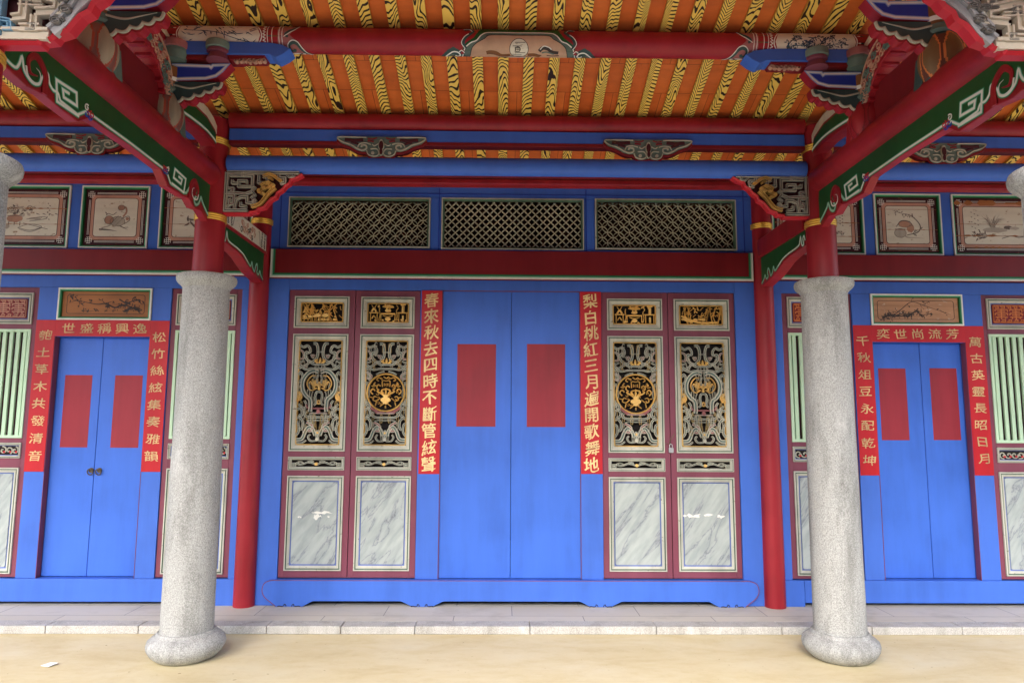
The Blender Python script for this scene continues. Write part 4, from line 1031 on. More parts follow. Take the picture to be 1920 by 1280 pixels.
m = MB()   # 0 flesh 1 green 2 grey-green 3 white 4 ink 5 russet 6 cream 7 teal 8 red
patch(m, [(.112, .215), (.06, .235), (.03, .255), (0, .30), (-.05, .335), (-.112, .37)], .0006, 1)
patch(m, [(.062, .175), (.045, .215), (.015, .235), (0, .275), (-.03, .305), (-.112, .325)], .0010, 2)
patch(m, [(.044, .165), (.025, .195), (0, .240), (-.03, .270), (-.112, .285)], .0014, 0)
for sg in (-1, 1):
    fl = lambda pts, w_, n, mm, tp=0: m.flat(cr([(sg*a, b) for a, b in pts], 5), w_, cyl_T, n, mm, taper=tp)
    fl([(0, .062), (.165, .062), (.21, .046), (.24, .014), (.275, 0), (.31, -.035), (.325, -.11)], .006, .0014, 3)
    fl([(0, .044), (.16, .044), (.195, .024), (.24, 0), (.268, -.03), (.284, -.11)], .004, .0018, 4)
    # cloud corner
    patch(m, [(-.02, .0), (-.04, .035), (-.07, .06), (-.10, .075), (-.112, .078)], .0012, 7, sg*.372)
    fl([(.42, -.10), (.405, -.075), (.375, -.05), (.345, -.055), (.335, -.08), (.352, -.09), (.362, -.078)], .008, .0022, 3)
    fl([(.41, -.10), (.39, -.08), (.37, -.07)], .010, .0020, 2); fl([(.36, -.105), (.385, -.085)], .010, .0024, 5)
    fl([(.30, -.03), (.315, .0), (.30, .03), (.275, .05), (.26, .07), (.285, .085), (.31, .08)], .015, .0016, 7); fl([(.305, -.03), (.325, .0), (.31, .03), (.285, .05)], .004, .0024, 3); fl([(.265, .065), (.285, .088), (.315, .084)], .004, .0024, 3)
    fl([(.335, -.03), (.318, -.045), (.325, -.065)], .016, .0018, 8); fl([(.31, -.055), (.325, -.04), (.34, -.05)], .005, .0026, 3)
k = 20
patch(m, [(-.03+.056*math.sin(PI*(i/k-.5)), max(.001, .053*math.cos(PI*(i/k-.5)))) for i in range(k+1)], .0019, 6)
for q in ([(-.034, -.066), (.014, -.066), (.014, -.012), (-.034, -.012), (-.034, -.066)], [(-.020, -.05), (.034, -.05), (.034, .006), (-.020, .006), (-.020, -.05)], [(-.022, -.044), (.002, -.044), (.002, -.02), (-.022, -.02), (-.022, -.044)]): m.flat(q, .0026, cyl_T, .0024, 4)
m.flat([(-.006+.014*math.cos(i*PI/8), -.03+.014*math.sin(i*PI/8)) for i in range(17)], .0026, cyl_T, .0028, 4); m.flat([(-.006, -.046), (-.006, -.014)], .0026, cyl_T, .003, 4); m.flat([(-.022, -.03), (.010, -.03)], .0026, cyl_T, .003, 4)
m.flat([(.053*math.cos(i*PI/16), -.03+.056*math.sin(i*PI/16)) for i in range(33)], .003, cyl_T, .0028, 4)
for q, w_, mm in (([(-.185, -.055), (-.16, -.05), (-.13, -.055), (-.10, -.075), (-.05, -.072)], .024, 5), ([(.05, -.07), (.09, -.068), (.12, -.085)], .026, 5), ([(.115, -.04), (.135, -.022), (.165, -.026), (.19, -.045), (.225, -.05)], .02, 4), ([(.13, -.05), (.16, -.045), (.2, -.06)], .008, 2), ([(-.06, -.1), (.04, -.1)], .012, 3), ([(-.17, -.06), (-.14, -.066), (-.11, -.08)], .003, 4), ([(.12, -.03), (.14, -.012), (.17, -.018), (.185, -.03)], .005, 3), ([(.16, -.07), (.19, -.075), (.23, -.07)], .006, 4), ([(-.10, -.088), (-.06, -.082), (.07, -.082)], .006, 4), ([(.10, -.062), (.13, -.07)], .004, 4)): m.flat(cr(q, 5), w_, cyl_T, .0022, mm, taper=0)
build(m, 'cartouche', [FLESH, GREEN, CARV, WHITE, INK, BROWN, BOARD, TEAL, RED], pu)
for sg in (-1, 1):
    m = MB()   # 0 teal 1 orange-brown 2 pink 3 board 4 white 5 ink 6 dark 7 red 8 blue ink
    band = lambda a, b, n, mm: patch(m, [(-.118, sg*a, sg*b), (.118, sg*a, sg*b)], n, mm)
    patch(m, [(.112, .0, .0), (.10, sg*1.255, sg*1.36), (.03, sg*1.29, sg*1.36), (-.02, sg*1.235, sg*1.36), (-.08, sg*1.20, sg*1.36), (-.112, sg*1.17, sg*1.36)][1:], .0006, 2)
    band(1.335, 1.350, .0010, 0); band(1.350, 1.392, .0012, 1); band(1.392, 1.415, .0010, 0); band(1.415, 1.93, .0008, 2); band(1.93, 1.945, .001, 4); band(1.945, 1.96, .0012, 0); band(1.96, 2.0, .001, 1)
    fl = lambda pts, w_, n, mm, tp=0: m.flat(cr([(sg*a, b) for a, b in pts], 5), w_, cyl_T, n, mm, taper=tp)
    for a in (1.334, 1.351, 1.391, 1.416): fl([(a, -.11), (a, -.05), (a, .05), (a, .11)], .004, .0014, 4)
    fl([(1.185, -.10), (1.215, -.075), (1.235, -.045), (1.25, -.02), (1.275, -.01), (1.30, -.025), (1.295, -.055), (1.275, -.06), (1.27, -.045)], .016, .0016, 0); fl([(1.18, -.105), (1.21, -.07), (1.23, -.035), (1.25, -.005), (1.28, .002), (1.305, -.02), (1.305, -.055)], .005, .0022, 4)
    fl([(1.25, .09), (1.27, .07), (1.30, .05), (1.315, .03), (1.30, .02)], .012, .0018, 0); fl([(1.24, .095), (1.26, .065), (1.295, .04), (1.325, .02)], .004, .0024, 4); fl([(1.22, -.09), (1.26, -.085), (1.30, -.09)], .012, .0018, 4); fl([(1.235, -.08), (1.26, -.095)], .008, .0024, 5)
    cyl_U = lambda s_, t_, n: cyl_T(s_, t_*.86+.027, n)
    fl = lambda pts, w_, n, mm, tp=0: m.flat(cr([(sg*a, b) for a, b in pts], 5), w_, cyl_U, n, mm, taper=tp)
    patch(m, [(-.038, sg*1.50, sg*1.89), (-.026, sg*1.475, sg*1.905), (.028, sg*1.455, sg*1.915), (.078, sg*1.475, sg*1.905), (.092, sg*1.50, sg*1.89)], .0014, 3)
    fl([(1.50, -.078), (1.46, -.04), (1.447, 0), (1.465, .05), (1.50, .073), (1.7, .073), (1.89, .073), (1.915, .04), (1.922, 0), (1.912, -.05), (1.89, -.078), (1.7, -.078), (1.50, -.078)], .006, .0016, 4)
    r = random.Random(int(sg)+3)
    for i in range(10):
        v = -.1+.02*i; fl([(1.425, v), (1.44, v+.008), (1.43, v+.016)], .005, .0014, 4)
    if sg < 0:
        for i in range(46):
            u, v = r.uniform(1.50, 1.88), r.choice((r.uniform(.0, .055), r.uniform(-.06, .03))); a = r.uniform(0, 360)
            m.leaf(sg*u, v, r.uniform(.02, .05), a if abs(math.sin(math.radians(a))) < .8 else a+40, .005, cyl_U, .0018, 8)
        fl([(1.5, -.05), (1.6, -.02), (1.72, .02), (1.88, .03)], .004, .0018, 8)
    else:
        bough(m, [(1.52, -.03), (1.60, -.02), (1.70, -.03), (1.80, -.01), (1.88, .02)], .006, cyl_U, .0018, 8, 3, 26, 80, 5)
        for u in (1.56, 1.66, 1.74): bough(m, [(u-.04, -.03), (u, .02), (u+.05, .04)], .005, cyl_U, .0018, 8, int(u*100), 10, 30, 5)
    build(m, 'painted_end', [TEAL, BROWN, CARVP, BOARD, WHITE, INK, DRK, RED, INKB], pu)

# butterfly brackets under the thin blue boards
def butterfly(xc, label):
    y = YC-.038; t = thing('butterfly_bracket', label, 'bracket', (xc, y, 3.15), 'carved butterfly brackets')
    T = lambda s, t_, n: (xc+s, y-n, t_)
    h = [(0, 3.284), (.285, 3.286), (.292, 3.268), (.262, 3.240), (.205, 3.220), (.165, 3.196), (.125, 3.184), (.098, 3.186), (.085, 3.160), (.060, 3.146), (.030, 3.148), (.008, 3.160)]
    out = [(s, z) for s, z in h]+[(-s, z) for s, z in h[::-1] if s > .009]
    dn = [(s*1.02, z-(.016 if z < 3.27 else 0)) for s, z in out]
    m = MB(); m.prism(dn, T, -.03, .010); build(m, 'board', REDD, t, bevel=.003)
    m = MB(); m.prism(out, T, .0095, .018, 1)
    for sg in (-1, 1):
        S = lambda pts, w_, mm=0, inn=None: m.stroke(cr([(sg*a, b) for a, b in pts], 5), w_, T, .017, .024, mm, inn)
        S([(.10, 3.278), (.20, 3.280), (.282, 3.278), (.280, 3.262), (.25, 3.244), (.20, 3.228), (.165, 3.206)], .008)
        S([(.12, 3.262), (.18, 3.256), (.24, 3.262)], .022, 2); S([(.15, 3.232), (.20, 3.246)], .014, 2)
        S([(.165, 3.206), (.13, 3.192), (.10, 3.200), (.10, 3.222), (.125, 3.226), (.13, 3.212)], .011); S([(.155, 3.212), (.14, 3.235), (.10, 3.24), (.07, 3.232)], .007)
        S([(.03, 3.276), (.06, 3.266), (.09, 3.272)], .007, 3); S([(.05, 3.25), (.09, 3.255)], .010, 3); S([(.02, 3.235), (.045, 3.222), (.06, 3.232)], .006)
        S([(.095, 3.188), (.084, 3.164), (.058, 3.152), (.03, 3.154), (.014, 3.172), (.03, 3.2), (.07, 3.2)], .007); m.disc(sg*.055, 3.172, .011, T, .017, .0245, 0, 12)
    m.disc(0, 3.222, .014, T, .017, .032, 2, 14, .030); m.disc(0, 3.180, .010, T, .017, .031, 2, 12, .022); m.disc(0, 3.252, .011, T, .017, .030, 0, 12)
    m.stroke([(.016*math.cos(i*PI/10), 3.222+.034*math.sin(i*PI/10)) for i in range(20)], .005, T, .017, .030, 0, closed=True); m.stroke([(.011*math.cos(i*PI/10), 3.180+.024*math.sin(i*PI/10)) for i in range(20)], .004, T, .017, .029, 0, closed=True)
    build(m, 'carving', [CARVL, CARV, MARD, REDD], t)
    return t
bf = butterfly(-.885, 'carved butterfly bracket over the carved leaves, left of centre')
dup(bf, (.870, YC-.038, 3.15), 'carved butterfly bracket over the carved leaves, right of centre')
dup(bf, (-2.78, YC-.038, 3.15), 'carved butterfly bracket in the left side bay')
dup(bf, (2.83, YC-.038, 3.15), 'carved butterfly bracket in the right side bay')

# ------------------------------------------------------------------ fretwork corner brackets
def fret(sg, xcol, y, L_, H_, ztop, mats, label, pale):
    t = thing('fret_bracket', label, 'bracket', (sg*xcol, y, ztop-H_), 'carved fretwork brackets')
    T = lambda u, v, n: (sg*(xcol-L_*u), y-.03-n, ztop-H_+H_*v)
    def S(pts, w_, m_, mm=None, smooth_=False, n1=.004):
        P = [(u*L_, v*H_) for u, v in pts]
        T2 = lambda a, b, n: T(a/L_, b/H_, n)
        m.stroke(cr(P, 5) if smooth_ else P, w_, T2, -.024, n1, m_, mm)
    low = [(0, 0), (.33, 0), (.34, .04), (.42, .06), (.44, .12), (.52, .17), (.56, .27), (.60, .36), (.66, .42), (.68, .52), (.74, .60), (.78, .70), (.83, .76), (.85, .86), (.92, .90), (1.0, .99)]
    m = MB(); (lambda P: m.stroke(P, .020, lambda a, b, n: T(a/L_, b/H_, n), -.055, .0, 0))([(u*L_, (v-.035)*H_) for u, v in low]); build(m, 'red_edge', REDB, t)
    m = MB(); m.prism([(u*L_, v*H_-.004) for u, v in low]+[(.90*L_, .99*H_), (0, .99*H_)], lambda a, b, n: T(a/L_, b/H_, n), -.052, -.044); build(m, 'backing', paint('fret_shadow_maroon', (.085, .020, .024), .6, .2), t)  # added sheet; colour imitates the shaded deep sides of the openings
    m = MB(); g = .0150
    if not pale:
        S([(0.02, .97), (.96, .97)], .018, 0, 1); S([(.02, .97), (.02, .03), (.31, .03)], .018, 0, 1)
        S([(.06, .89), (.36, .89), (.36, .62), (.18, .62), (.18, .76), (.28, .76), (.28, .70)], g, 0, 1); S([(.23, .97), (.23, .86)], g, 0, 1); S([(.10, .78), (.10, .70), (.18, .70)], g, 0, 1)
        S([(.05, .57), (.11, .57), (.11, .50), (.04, .44), (.16, .46), (.28, .44), (.36, .50)], g, 0, 3 if not pale else 1)
        S([(.05, .40), (.13, .40), (.13, .20), (.08, .18), (.07, .28), (.10, .30)], g, 0, 3 if not pale else 1)
        S([(.14, .08), (.16, .30), (.22, .36), (.30, .36), (.30, .22), (.38, .22), (.38, .10)], g, 0, 1); S([(.22, .24), (.22, .14), (.30, .12)], g, 0, 1); S([(.03, .12), (.07, .14), (.06, .07)], g*.7, 0, 1)
        S([(.44, .90), (.44, .72), (.55, .72), (.55, .86), (.49, .86)], g, 0, 1); S([(.40, .62), (.36, .52), (.40, .42), (.36, .34), (.42, .24)], g*.8, 0, 1, True)
        S([(.70, .92), (.70, .84), (.78, .84), (.78, .72), (.72, .70)], g, 0, 1); S([(.80, .92), (.84, .86), (.90, .88), (.88, .95)], g*.8, 0, 1, True)
    if not pale:
        S([(.50, .86), (.57, .92), (.64, .88), (.70, .80), (.74, .74)], .020, 2, 2, True, .010); S([(.56, .84), (.62, .80)], .012, 2, 2, True, .012); S([(.46, .44), (.49, .54), (.56, .62), (.62, .70)], .022, 2, 2, True, .014)
        S([(.66, .60), (.58, .46), (.52, .30), (.46, .18), (.36, .12)], .020, 2, 2, True, .010); S([(.48, .62), (.54, .70), (.60, .66)], .016, 2, 2, True, .020); S([(.42, .30), (.38, .24), (.42, .20)], .016, 0, 0, True)
        for q in ((.46, .50), (.53, .56), (.52, .42), (.60, .58), (.58, .70), (.64, .64)): m.disc(q[0]*L_, q[1]*H_, .012, lambda a, b, n: T(a/L_, b/H_, n), 0, .022, 2, 10)
    else:
        S([(0.02, .93), (.90, .93)], .040, 0, 0); S([(.08, .06), (.40, .06)], .046, 0, 0); S([(.20, .14), (.34, .14)], .03, 0, 0)
        S([(.035, .97), (.035, .03)], .040, 5, 5, False, .005); S([(.07, .58), (.13, .60), (.13, .72), (.09, .72)], .018, 5, 5); S([(.07, .24), (.13, .22), (.14, .12), (.09, .12)], .016, 5, 5)
        S([(.16, .84), (.16, .70)], .03, 0, 0); S([(.14, .70), (.42, .70), (.42, .58)], .040, 0, 0); S([(.18, .62), (.46, .50), (.46, .36), (.30, .34)], .034, 0, 0); S([(.22, .56), (.22, .28), (.14, .26)], .030, 0, 0); S([(.30, .30), (.30, .12)], .026, 0, 0)
        S([(.38, .84), (.42, .76), (.54, .78), (.56, .88)], .026, 0, 0); S([(.18, .46), (.34, .44)], .020, 0, 0)
        for k, q in enumerate(((.20, .70), (.34, .70), (.24, .50), (.28, .14), (.40, .56), (.16, .86))): S([(q[0]-.03, q[1]-.03), (q[0]+.03, q[1]-.03), (q[0]+.03, q[1]+.04), (q[0]-.02, q[1]+.04)], .007, 6, 6, False, .006)
        S([(.42, .10), (.50, .24), (.57, .42), (.66, .58), (.78, .74), (.90, .90)], .050, 4, 4, True, .002); S([(.44, .24), (.52, .42), (.58, .60), (.68, .76)], .034, 4, 4, True, .006)
        for k, q in enumerate(((.46, .22), (.52, .36), (.56, .54), (.62, .68), (.70, .74), (.78, .86), (.48, .50), (.62, .84))):
            S(spiral(q[0], q[1], .050, .012, 50*k, 1.2, 12), .009, 6, 6, False, .010+.0008*k)
    build(m, 'fretwork', mats, t)
    return t
FM = [paint('pale_fret_edge', (.56, .54, .45), .55, .25, .4), CARV, paint('bright_gilt', (.85, .55, .16), .4, .3, .4, .5, .2), CARVP, CARVL, BLUEM]
fret(-1, 1.905, YC, .50, .272, 3.052, FM, 'grey-green and gilt fretwork bracket beside the left stone column', False)
fret(1, 1.935, YC, .50, .272, 3.062, FM, 'grey-green and gilt fretwork bracket beside the right stone column', False)
PEARL = paint('pearl_grey_carving', (.40, .39, .38), .6, .25, .5)
SKY = paint('sky_blue_carving', (.22, .42, .55), .6, .2, .4)
FP = [CREAM, CREAM, CREAM, CREAM, PEARL, SKY, paint('grey_relief_line', (.24, .22, .19), .6, .2)]
fret(-1, 1.94, -3.0, .52, .30, 3.095, FP, 'cream fretwork bracket in the top left corner', True)
fret(1, 1.94, -3.0, .52, .30, 3.105, FP, 'cream fretwork bracket in the top right corner', True)
beam_x('tie_beam', -1.93, 1.94, -3.0, 3.158, .054, BLUE, 'round blue tie beam between the front columns', 'beam')

# ------------------------------------------------------------------ cross beams, pumpkin posts, curved struts on either side
def inlay_board(name, label, cat, sg, xf, th_, outline, green, contour, lines, group, top_red=None):
    ys = [p[0] for p in outline]; zs = [p[1] for p in outline]
    t = thing(name, label, cat, (sg*2.0, (min(ys)+max(ys))/2, min(zs)), group)
    T = side_T(sg, xf); m = MB(); m.prism(outline, T, -th_, 0); build(m, 'board', RED, t, bevel=.004)
    m = MB(); m.prism(green, T, -.001, .0025); build(m, 'green_inlay', GREEN, t)
    m = MB()
    for pts, w_, k in lines:
        P = cr(pts, 5) if k == 's' else pts
        m.flat(P, w_*3.2, T, .0027, 1); m.flat(P, w_*2.0, T, .0031, 2); m.flat(P, w_*1.2, T, .0036, 0)
    build(m, 'white_scroll_edge', [WHITE, GREENM, MINT], t)
    return t, T
for sg, side in ((-1, 'left'), (1, 'right')):
    dz = .006*sg
    m = MB(); m.cyl((sg*2.0, -2.94, 3.0137), (sg*2.0, YC-.07, 3.0137), .0840, 0, 48)
    tag(build(m, 'cross_beam', RED, smooth=True), 'round red cross beam running to the front column, %s side' % side, 'beam')
    G = [(-2.925, 2.775), (-2.885, 2.762), (-2.862, 2.785), (-2.85, 2.822), (-2.83, 2.775), (-2.785, 2.752), (-2.745, 2.765), (-2.73, 2.80), (-2.70, 2.832), (-2.685, 2.80), (-2.66, 2.783), (-2.63, 2.785), (-2.61, 2.760), (-2.49, 2.755), (-2.44, 2.792), (-2.37, 2.799), (-2.05, 2.803), (-1.74, 2.799),
         (-1.68, 2.785), (-1.64, 2.745), (-1.47, 2.752), (-1.44, 2.768), (-1.41, 2.806), (-1.37, 2.850), (-1.33, 2.862), (-1.30, 2.835), (-1.312, 2.79), (-1.342, 2.752), (-1.32, 2.728), (-1.28, 2.748), (-1.255, 2.795), (-1.235, 2.775), (-1.19, 2.745), (-1.13, 2.712), (-1.095, 2.697)]
    low = [(-2.925, 2.745), (-2.80, 2.725), (-2.70, 2.740), (-2.62, 2.730), (-2.48, 2.726), (-2.40, 2.780), (-2.05, 2.791), (-1.75, 2.786), (-1.66, 2.720), (-1.47, 2.727), (-1.40, 2.738), (-1.33, 2.703), (-1.24, 2.717), (-1.085, 2.676)]
    fw = lambda q: [(-5.393+(a+5.393)*1.0134, 1.432+(b-1.432)*1.0134) for a, b in q]
    G, low = fw(G), fw(low)
    G[0] = (-2.925, G[0][1]); low[0] = (-2.925, low[0][1]); low[-1] = (-1.078, low[-1][1])
    out = [(-2.925, 2.945)]+low+[(-1.078, 2.945)]
    grn = [(-2.925, 2.942)]+G+[(-1.082, 2.942)]
    key = lambda c, q: fw([(c+q*a, b) for a, b in [(.075, 2.752), (-.075, 2.748), (-.09, 2.835), (.045, 2.845), (.055, 2.790), (-.035, 2.785), (-.045, 2.815), (.0, 2.818)]])
    edge = G
    t, T = inlay_board('bracket_board', 'long green bracket board with white key frets under the %s cross beam' % side, 'bracket', sg, 1.975, .050, out, grn, None,
        [(G[:13], .007, 's'), (G[12:20], .007, 'l'), (G[19:], .007, 's'), (key(-2.555, 1), .008, 'l'), (key(-1.555, -1), .008, 'l')], 'green bracket boards')
    for c, q in ((-2.77, 1), (-1.345, -1)):
        m = MB(); m.stroke(cr(fw([(c+q*a, b) for a, b in [(.06, 2.74), (.055, 2.82), (.0, 2.865), (-.045, 2.83), (-.03, 2.785), (.01, 2.79)]]), 6), .032, T, .001, .008, 0, taper=1)
        m.flat(cr(fw([(c+q*a, b) for a, b in [(-.055, 2.80), (-.04, 2.765), (.0, 2.755), (.03, 2.775), (.025, 2.81), (.0, 2.82)]]), 6), .010, T, .0042, 1, taper=1)
        build(m, 'painted_scroll', [RED, WHITE], t)
    for c, q in ((-2.43, 1), (-1.685, -1)):
        m = MB()
        for a, b, mm in ((0, 2.815, 1), (.02, 2.80, 2), (.03, 2.785, 3), (.005, 2.79, 3), (.04, 2.80, 2)): m.stroke(cr(fw(spiral(c+q*a, b, .017, .004, 60*mm, 1.1*q, 9)), 2), .006, T, .002, .0055, mm)
        build(m, 'painted_cloud', [RED, WHITE, REDB, BLUEN], t)
    # tie beam from column to post and its bracket
    t = thing('link_beam', ('red link beam with painted cream face' if sg < 0 else 'plain red link beam') + ' from %s stone column to post' % side, 'beam', (sg*2.0, -.5, 2.726))
    m = MB(); m.box(sg*1.935, sg*2.065, -.90, -.082, 2.726, 2.872); build(m, 'beam', RED, t, bevel=.006)
    if sg < 0:
        T = side_T(sg, 1.935); m = MB(); m.tbox(-.88, -.115, 2.742, 2.866, T, -.001, .0012); p = build(m, 'painted_face', BOARD, t)
        m = MB(); r = random.Random(9)
        for k in range(16): m.flat(cr(spiral(r.uniform(-.62, -.34), r.uniform(2.765, 2.845), r.uniform(.015, .035), .006, r.uniform(0, 360), 1.2, 8), 2), .009, T, .0015, r.choice((0, 1, 1)))
        for u in (-.86, -.80, -.21, -.15):
            for k in range(5): m.flat(cr(spiral(u, 2.755+.024*k, .013, .004, 90*k, 1.1, 8), 2), .006, T, .0015, 0)
        m.flat([(-.78, 2.75), (-.74, 2.86)], .006, T, .0015, 0); m.flat([(-.24, 2.75), (-.27, 2.86)], .006, T, .0015, 0)
        build(m, 'ink_painting', [INK, INKR], p)
    G2 = [(-.895, 2.655), (-.88, 2.69), (-.862, 2.675), (-.868, 2.635), (-.845, 2.632), (-.835, 2.66), (-.825, 2.70), (-.80, 2.650), (-.74, 2.638), (-.62, 2.632), (-.52, 2.618), (-.43, 2.585), (-.37, 2.565), (-.345, 2.600), (-.32, 2.562), (-.285, 2.545), (-.265, 2.59), (-.24, 2.610), (-.225, 2.58), (-.235, 2.55), (-.20, 2.538), (-.175, 2.572), (-.15, 2.545), (-.10, 2.520)]
    out = [(-.895, 2.7258), (-.895, 2.622), (-.74, 2.615), (-.62, 2.608), (-.52, 2.592), (-.43, 2.562), (-.32, 2.530), (-.22, 2.515), (-.088, 2.495), (-.088, 2.7258)]
    inlay_board('bracket_board', 'small green bracket board under the %s link beam' % side, 'bracket', sg, 1.955, .085, out, [(-.895, 2.7255)]+G2+[(-.10, 2.7255)], None, [(G2[:9], .006, 's'), (G2[8:12], .006, 's'), (G2[11:], .006, 's')], 'green bracket boards')
    # pumpkin posts on the cross beam, with bearing blocks, boat-shaped arms and leaf brackets
    for Yp, tier in ((YA, 'near the column'), (-2.33, 'nearer the court')):
        redone = sg > 0 and Yp == YA
        mats = [RED, RED, REDD, RED] if redone else ([paint('bronze_lobe', (.17, .10, .045), .45, .3, .3), TEAL, LATR, paint('brown_red_rib', (.13, .045, .03), .5, .3)] if sg > 0 else [paint('grey_cream_lobe', (.30, .25, .18), .5, .35, .3), CARV, paint('russet_rib', (.34, .06, .035), .5, .2), paint('grey_rose_rib', (.22, .09, .075), .5, .3)])
        t = thing('pumpkin_post', ('red' if redone else 'bronze' if sg > 0 else 'grey cream') + ' pumpkin-shaped strut on the %s cross beam, %s' % (side, tier), 'strut', (sg*2.0, Yp, 3.04), 'pumpkin struts')
        m = MB(); nA, nZ = 120, 30; o = len(m.v); A0 = math.radians(-58 if sg < 0 else -122)
        for i in range(nA):
            a = 2*PI*i/nA
            for j in range(nZ+1):
                q = j/nZ; z = 3.02+.25*q
                r = (.052+.046*math.sin(PI*min(1, q*1.02))**.7)*(1+.085*(abs(math.sin(3*(a-A0)))**.6-.5)*math.sin(PI*q))
                m.v.append((sg*2.0+r*math.cos(a)*1.05, Yp+r*math.sin(a), z))
        for i in range(nA):
            for j in range(nZ):
                a = 2*PI*(i+.5)/nA; q = (j+.5)/nZ
                sm_ = abs(math.sin(3*(a-A0)))-1.35*max(0, abs(q-.52)-.12)**1.2*2.2; mm = 0 if sm_ > .40 else (2 if sm_ > .16 else 3 if (.14 < q < .9) else 1)
                i2 = (i+1) % nA
                m.f.append((o+i*(nZ+1)+j, o+i2*(nZ+1)+j, o+i2*(nZ+1)+j+1, o+i*(nZ+1)+j+1)); m.m.append(mm)
        build(m, 'body', mats, t, smooth=2)
        T = side_T(sg, 1.925); m = MB()
        m.prism([(Yp+.00, 3.17), (Yp+.085, 3.19), (Yp+.115, 3.06), (Yp+.135, 2.985), (Yp+.108, 3.012), (Yp+.090, 2.975), (Yp+.055, 3.05)], T, -.03, .004); build(m, 'claw', mats[1], t, bevel=.006)
        m = MB(); m.lathe([(.058, 3.262), (.068, 3.275), (.060, 3.290), (.062, 3.304)], sg*1.985, Yp); build(m, 'collar', CARV, t, smooth=True)
        # bearing block
        d = thing('bearing_block', 'brown bearing block on the %s pumpkin strut %s' % (side, tier), 'block', (sg*1.97, Yp, 3.305), 'bearing blocks')
        m = MB(); m.lathe([(.048, 3.305), (.052, 3.318), (.058, 3.332), (.060, 3.345), (.060, 3.402), (.056, 3.406)], sg*1.972, Yp); build(m, 'block', BROWN, d, smooth=True)
        m = MB(); m.lathe([(.056, 3.3205), (.0605, 3.334), (.0605, 3.341), (.056, 3.343)], sg*1.972, Yp); build(m, 'white_band', WHITE, d, smooth=True)
        # boat-shaped arm
        T = lambda s, t_, n: (sg*s, Yp-.034-n, t_)
        a = thing('boat_arm', 'blue boat-shaped bracket arm with white outline, %s side %s' % (side, tier), 'bracket', (sg*1.8, Yp, 3.32), 'boat-shaped arms')
        pts = [(1.955, 3.425), (1.745, 3.420), (1.735, 3.412), (1.725, 3.426), (1.625, 3.430), (1.665, 3.378), (1.700, 3.346), (1.76, 3.330), (1.955, 3.322)]
        m = MB(); m.prism(pts, T, -.070, 0, 0, 1); build(m, 'arm', [BLUEN, RED], a, bevel=.003)
        m = MB(); ins = [(1.955, 3.416), (1.745, 3.411), (1.735, 3.403), (1.725, 3.417), (1.645, 3.420), (1.675, 3.383), (1.706, 3.356), (1.763, 3.340), (1.955, 3.333)]
        m.flat(ins, .020, T, .0006, 1); m.flat(ins, .010, T, .0010, 0); build(m, 'outline', [WHITE, BLUEM], a)
        # leaf under the arm
        l = thing('leaf_bracket', 'dark teal leaf carving with red edge under the boat arm, %s side %s' % (side, tier), 'bracket', (sg*1.8, Yp, 3.2), 'leaf brackets')
        vp = [(1.672, 3.318), (1.712, 3.288), (1.765, 3.266), (1.822, 3.246), (1.885, 3.226), (1.95, 3.210)]; sc_ = []
        for (p, q) in zip(vp[:-1], vp[1:]):
            for k in range(6):
                f = k/6; bl = .016*math.sin(PI*f); sc_.append((p[0]+(q[0]-p[0])*f-bl*.45, p[1]+(q[1]-p[1])*f-bl))
        sc_.append(vp[-1])
        lf = [(1.95, 3.319)]+sc_
        rd = [(1.95, 3.320), (1.665, 3.321)]+[(x-.005, z-.017) for x, z in sc_]
        m = MB(); m.prism(rd, T, -.065, -.012); build(m, 'red_backing', RED, l, bevel=.003)
        m = MB(); m.prism(lf, T, -.0125, -.002, 1); m.stroke(sc_, .012, T, -.012, .002, 0)
        m.stroke(cr([(1.94, 3.30), (1.85, 3.28), (1.77, 3.296), (1.70, 3.312)], 5), .010, T, -.004, .003, 0, taper=1); build(m, 'leaf', [CARVL, TEAL], l)
        # small blocks carried by the arm
        for xx, mat, nm in ((1.690, paint('greygreen_block', (.16, .22, .19), .55, .25), 'grey-green'), (1.925, CARVP, 'mauve')):
            b_ = thing('bearing_block', '%s bearing block on the boat arm, %s side %s' % (nm, side, tier), 'block', (sg*xx, Yp, 3.43), 'bearing blocks')
            m = MB(); prof = [(.060, 3.4315), (.058, 3.440), (.048, 3.462), (.047, 3.470)] if xx < 1.8 else [(.048, 3.4315), (.052, 3.45), (.058, 3.468), (.060, 3.475)]
            m.lathe([(r_*1.05, z) for r_, z in prof]+[(.062, 3.476), (.062, 3.490 if xx < 1.8 else 3.492)], sg*xx, Yp-.050); build(m, 'base', MAR if xx < 1.8 else CARV, b_, smooth=True)
            m = MB(); m.lathe([(.058, 3.4925), (.064, 3.4945), (.066, 3.512), (.064, 3.533), (.058, 3.537)], sg*xx, Yp-.060); build(m, 'block', mat, b_, smooth=True)
    # blue plate with pointed end under the painted purlin
    T = lambda s, t_, n: (sg*s, YA-.042-n, t_)
    o_ = thing('purlin_plate', 'blue pointed plate under the %s end of the painted purlin' % side, 'plate', (sg*1.65, YA, 3.49))
    m = MB(); m.prism([(1.99, 3.545), (1.50, 3.543), (1.40, 3.540), (1.335, 3.530), (1.285, 3.506), (1.32, 3.476), (1.365, 3.452), (1.40, 3.470), (1.99, 3.470)], T, -.085, .022, 0); build(m, 'plate', BLUE, o_, bevel=.004)
    m = MB(); m.prism([(1.99, 3.469), (1.43, 3.469), (1.44, 3.455), (1.56, 3.453), (1.58, 3.447), (1.99, 3.447)], T, -.080, .012); build(m, 'red_edge', REDD, o_)
    m = MB()
    for k in range(7): m.stroke(cr(spiral(1.44+.026*k, 3.445, .014, .004, 80*k, 1.2, 9), 2), .007, T, -.02, .006, 0)
    build(m, 'carved_tip', [INKR], o_)
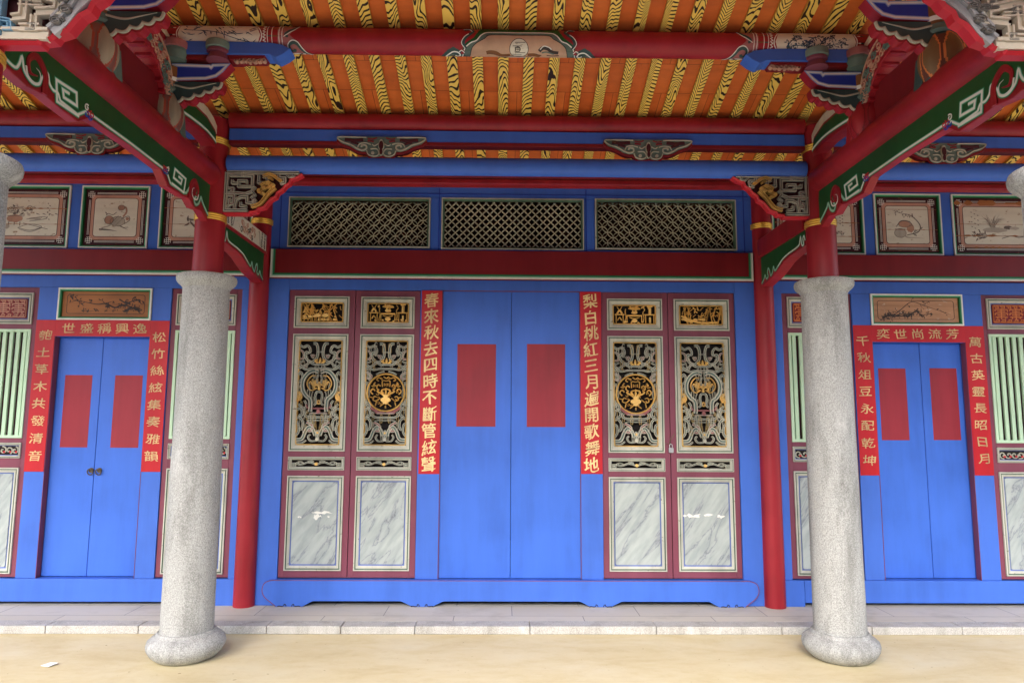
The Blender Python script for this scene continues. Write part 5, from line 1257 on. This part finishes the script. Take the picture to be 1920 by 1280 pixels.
    # curved struts in the plane of the cross beam
    t, T = inlay_board('curved_strut', 'green and cream crescent strut from pumpkin to %s column' % side, 'strut', sg, 1.955, .09,
        [(-1.60, 3.17), (-1.42, 3.195), (-1.22, 3.208), (-1.08, 3.192), (-1.035, 3.15), (-1.03, 3.29), (-1.06, 3.335), (-1.12, 3.372), (-1.22, 3.396), (-1.34, 3.396), (-1.47, 3.375), (-1.60, 3.30)],
        [(-1.60, 3.255), (-1.40, 3.315), (-1.22, 3.318), (-1.09, 3.282), (-1.034, 3.205), (-1.07, 3.222), (-1.22, 3.240), (-1.42, 3.226), (-1.60, 3.2)], None,
        [([(-1.60, 3.205), (-1.42, 3.229), (-1.22, 3.243), (-1.08, 3.228), (-1.036, 3.205)], .008, 's')], 'curved struts')
    m = MB(); m.prism([(-1.60, 3.275), (-1.41, 3.33), (-1.22, 3.334), (-1.09, 3.30), (-1.036, 3.24), (-1.034, 3.285), (-1.064, 3.328), (-1.124, 3.364), (-1.222, 3.387), (-1.34, 3.388), (-1.47, 3.368), (-1.60, 3.295)], T, -.001, .0022); build(m, 'cream_band', CREAM, t)
    m = MB(); m.prism([(-2.26, 3.50), (-2.0, 3.61), (-1.84, 3.612), (-1.73, 3.575), (-1.685, 3.50), (-1.75, 3.515), (-1.90, 3.53), (-2.26, 3.46)], side_T(sg, 1.96), -.08, 0); t = tag(build(m, 'curved_strut', RED, bevel=.004), 'red crescent strut with cream top edge below the %s purlin end' % side, 'strut', 'curved struts')
    m = MB(); m.prism([(-2.1, 3.565), (-2.0, 3.597), (-1.84, 3.60), (-1.74, 3.566), (-1.70, 3.52), (-1.78, 3.545), (-1.95, 3.56)], side_T(sg, 1.96), -.001, .0025); build(m, 'cream_band', CREAM, t)
    t = thing('carved_strut', 'red carved strut with grey scrolls between the %s pumpkin struts' % side, 'strut', (sg*2.0, -1.95, 3.24), 'carved struts')
    up_ = [(-2.22, 3.45), (-2.05, 3.505), (-1.88, 3.495), (-1.76, 3.425), (-1.705, 3.33), (-1.70, 3.245)]; lo_ = [(-1.76, 3.235), (-1.80, 3.28), (-1.86, 3.335), (-1.95, 3.375), (-2.05, 3.39), (-2.22, 3.35)]
    T = side_T(sg, 1.945); m = MB(); m.prism(up_+lo_, T, -.105, 0); build(m, 'board', RED, t, bevel=.004)
    m = MB(); r = random.Random(12)
    C1 = cr(up_, 5); C2 = cr(lo_[::-1], 5)
    for k in range(15):
        f = k/14; a = C1[int(f*(len(C1)-1))]; b = C2[int(f*(len(C2)-1))]; c = a*.5+b*.5
        for dd in (.28, .72):
            c = a*dd+b*(1-dd); m.stroke(cr(spiral(c.x, c.y, .026, .006, r.uniform(0, 360), r.choice((-1.3, 1.3)), 9), 2), .010, T, -.004, .006+.001*(k % 3), r.choice((0, 0, 1)))
    m.stroke([C1[i] for i in range(0, len(C1))], .010, T, -.004, .006, 1)
    build(m, 'scroll_carving', [CARV, INKR], t)
    m = MB()     # stepped red beading on the court-facing edge
    for k in range(7):
        f = k/6; p = C2[int(f*(len(C2)-1))]; m.box(sg*1.952, sg*2.045, p.x-.010, p.x+.022, p.y-.016, p.y+.004)
    build(m, 'stepped_edge', RED, t, bevel=.004)
    m = MB(); m.box(sg*1.985, sg*2.015, -2.24, -1.75, 3.085, 3.30); tag(build(m, 'filler_board', REDD, bevel=.003), 'plain red filler board above the %s cross beam' % side, 'board')
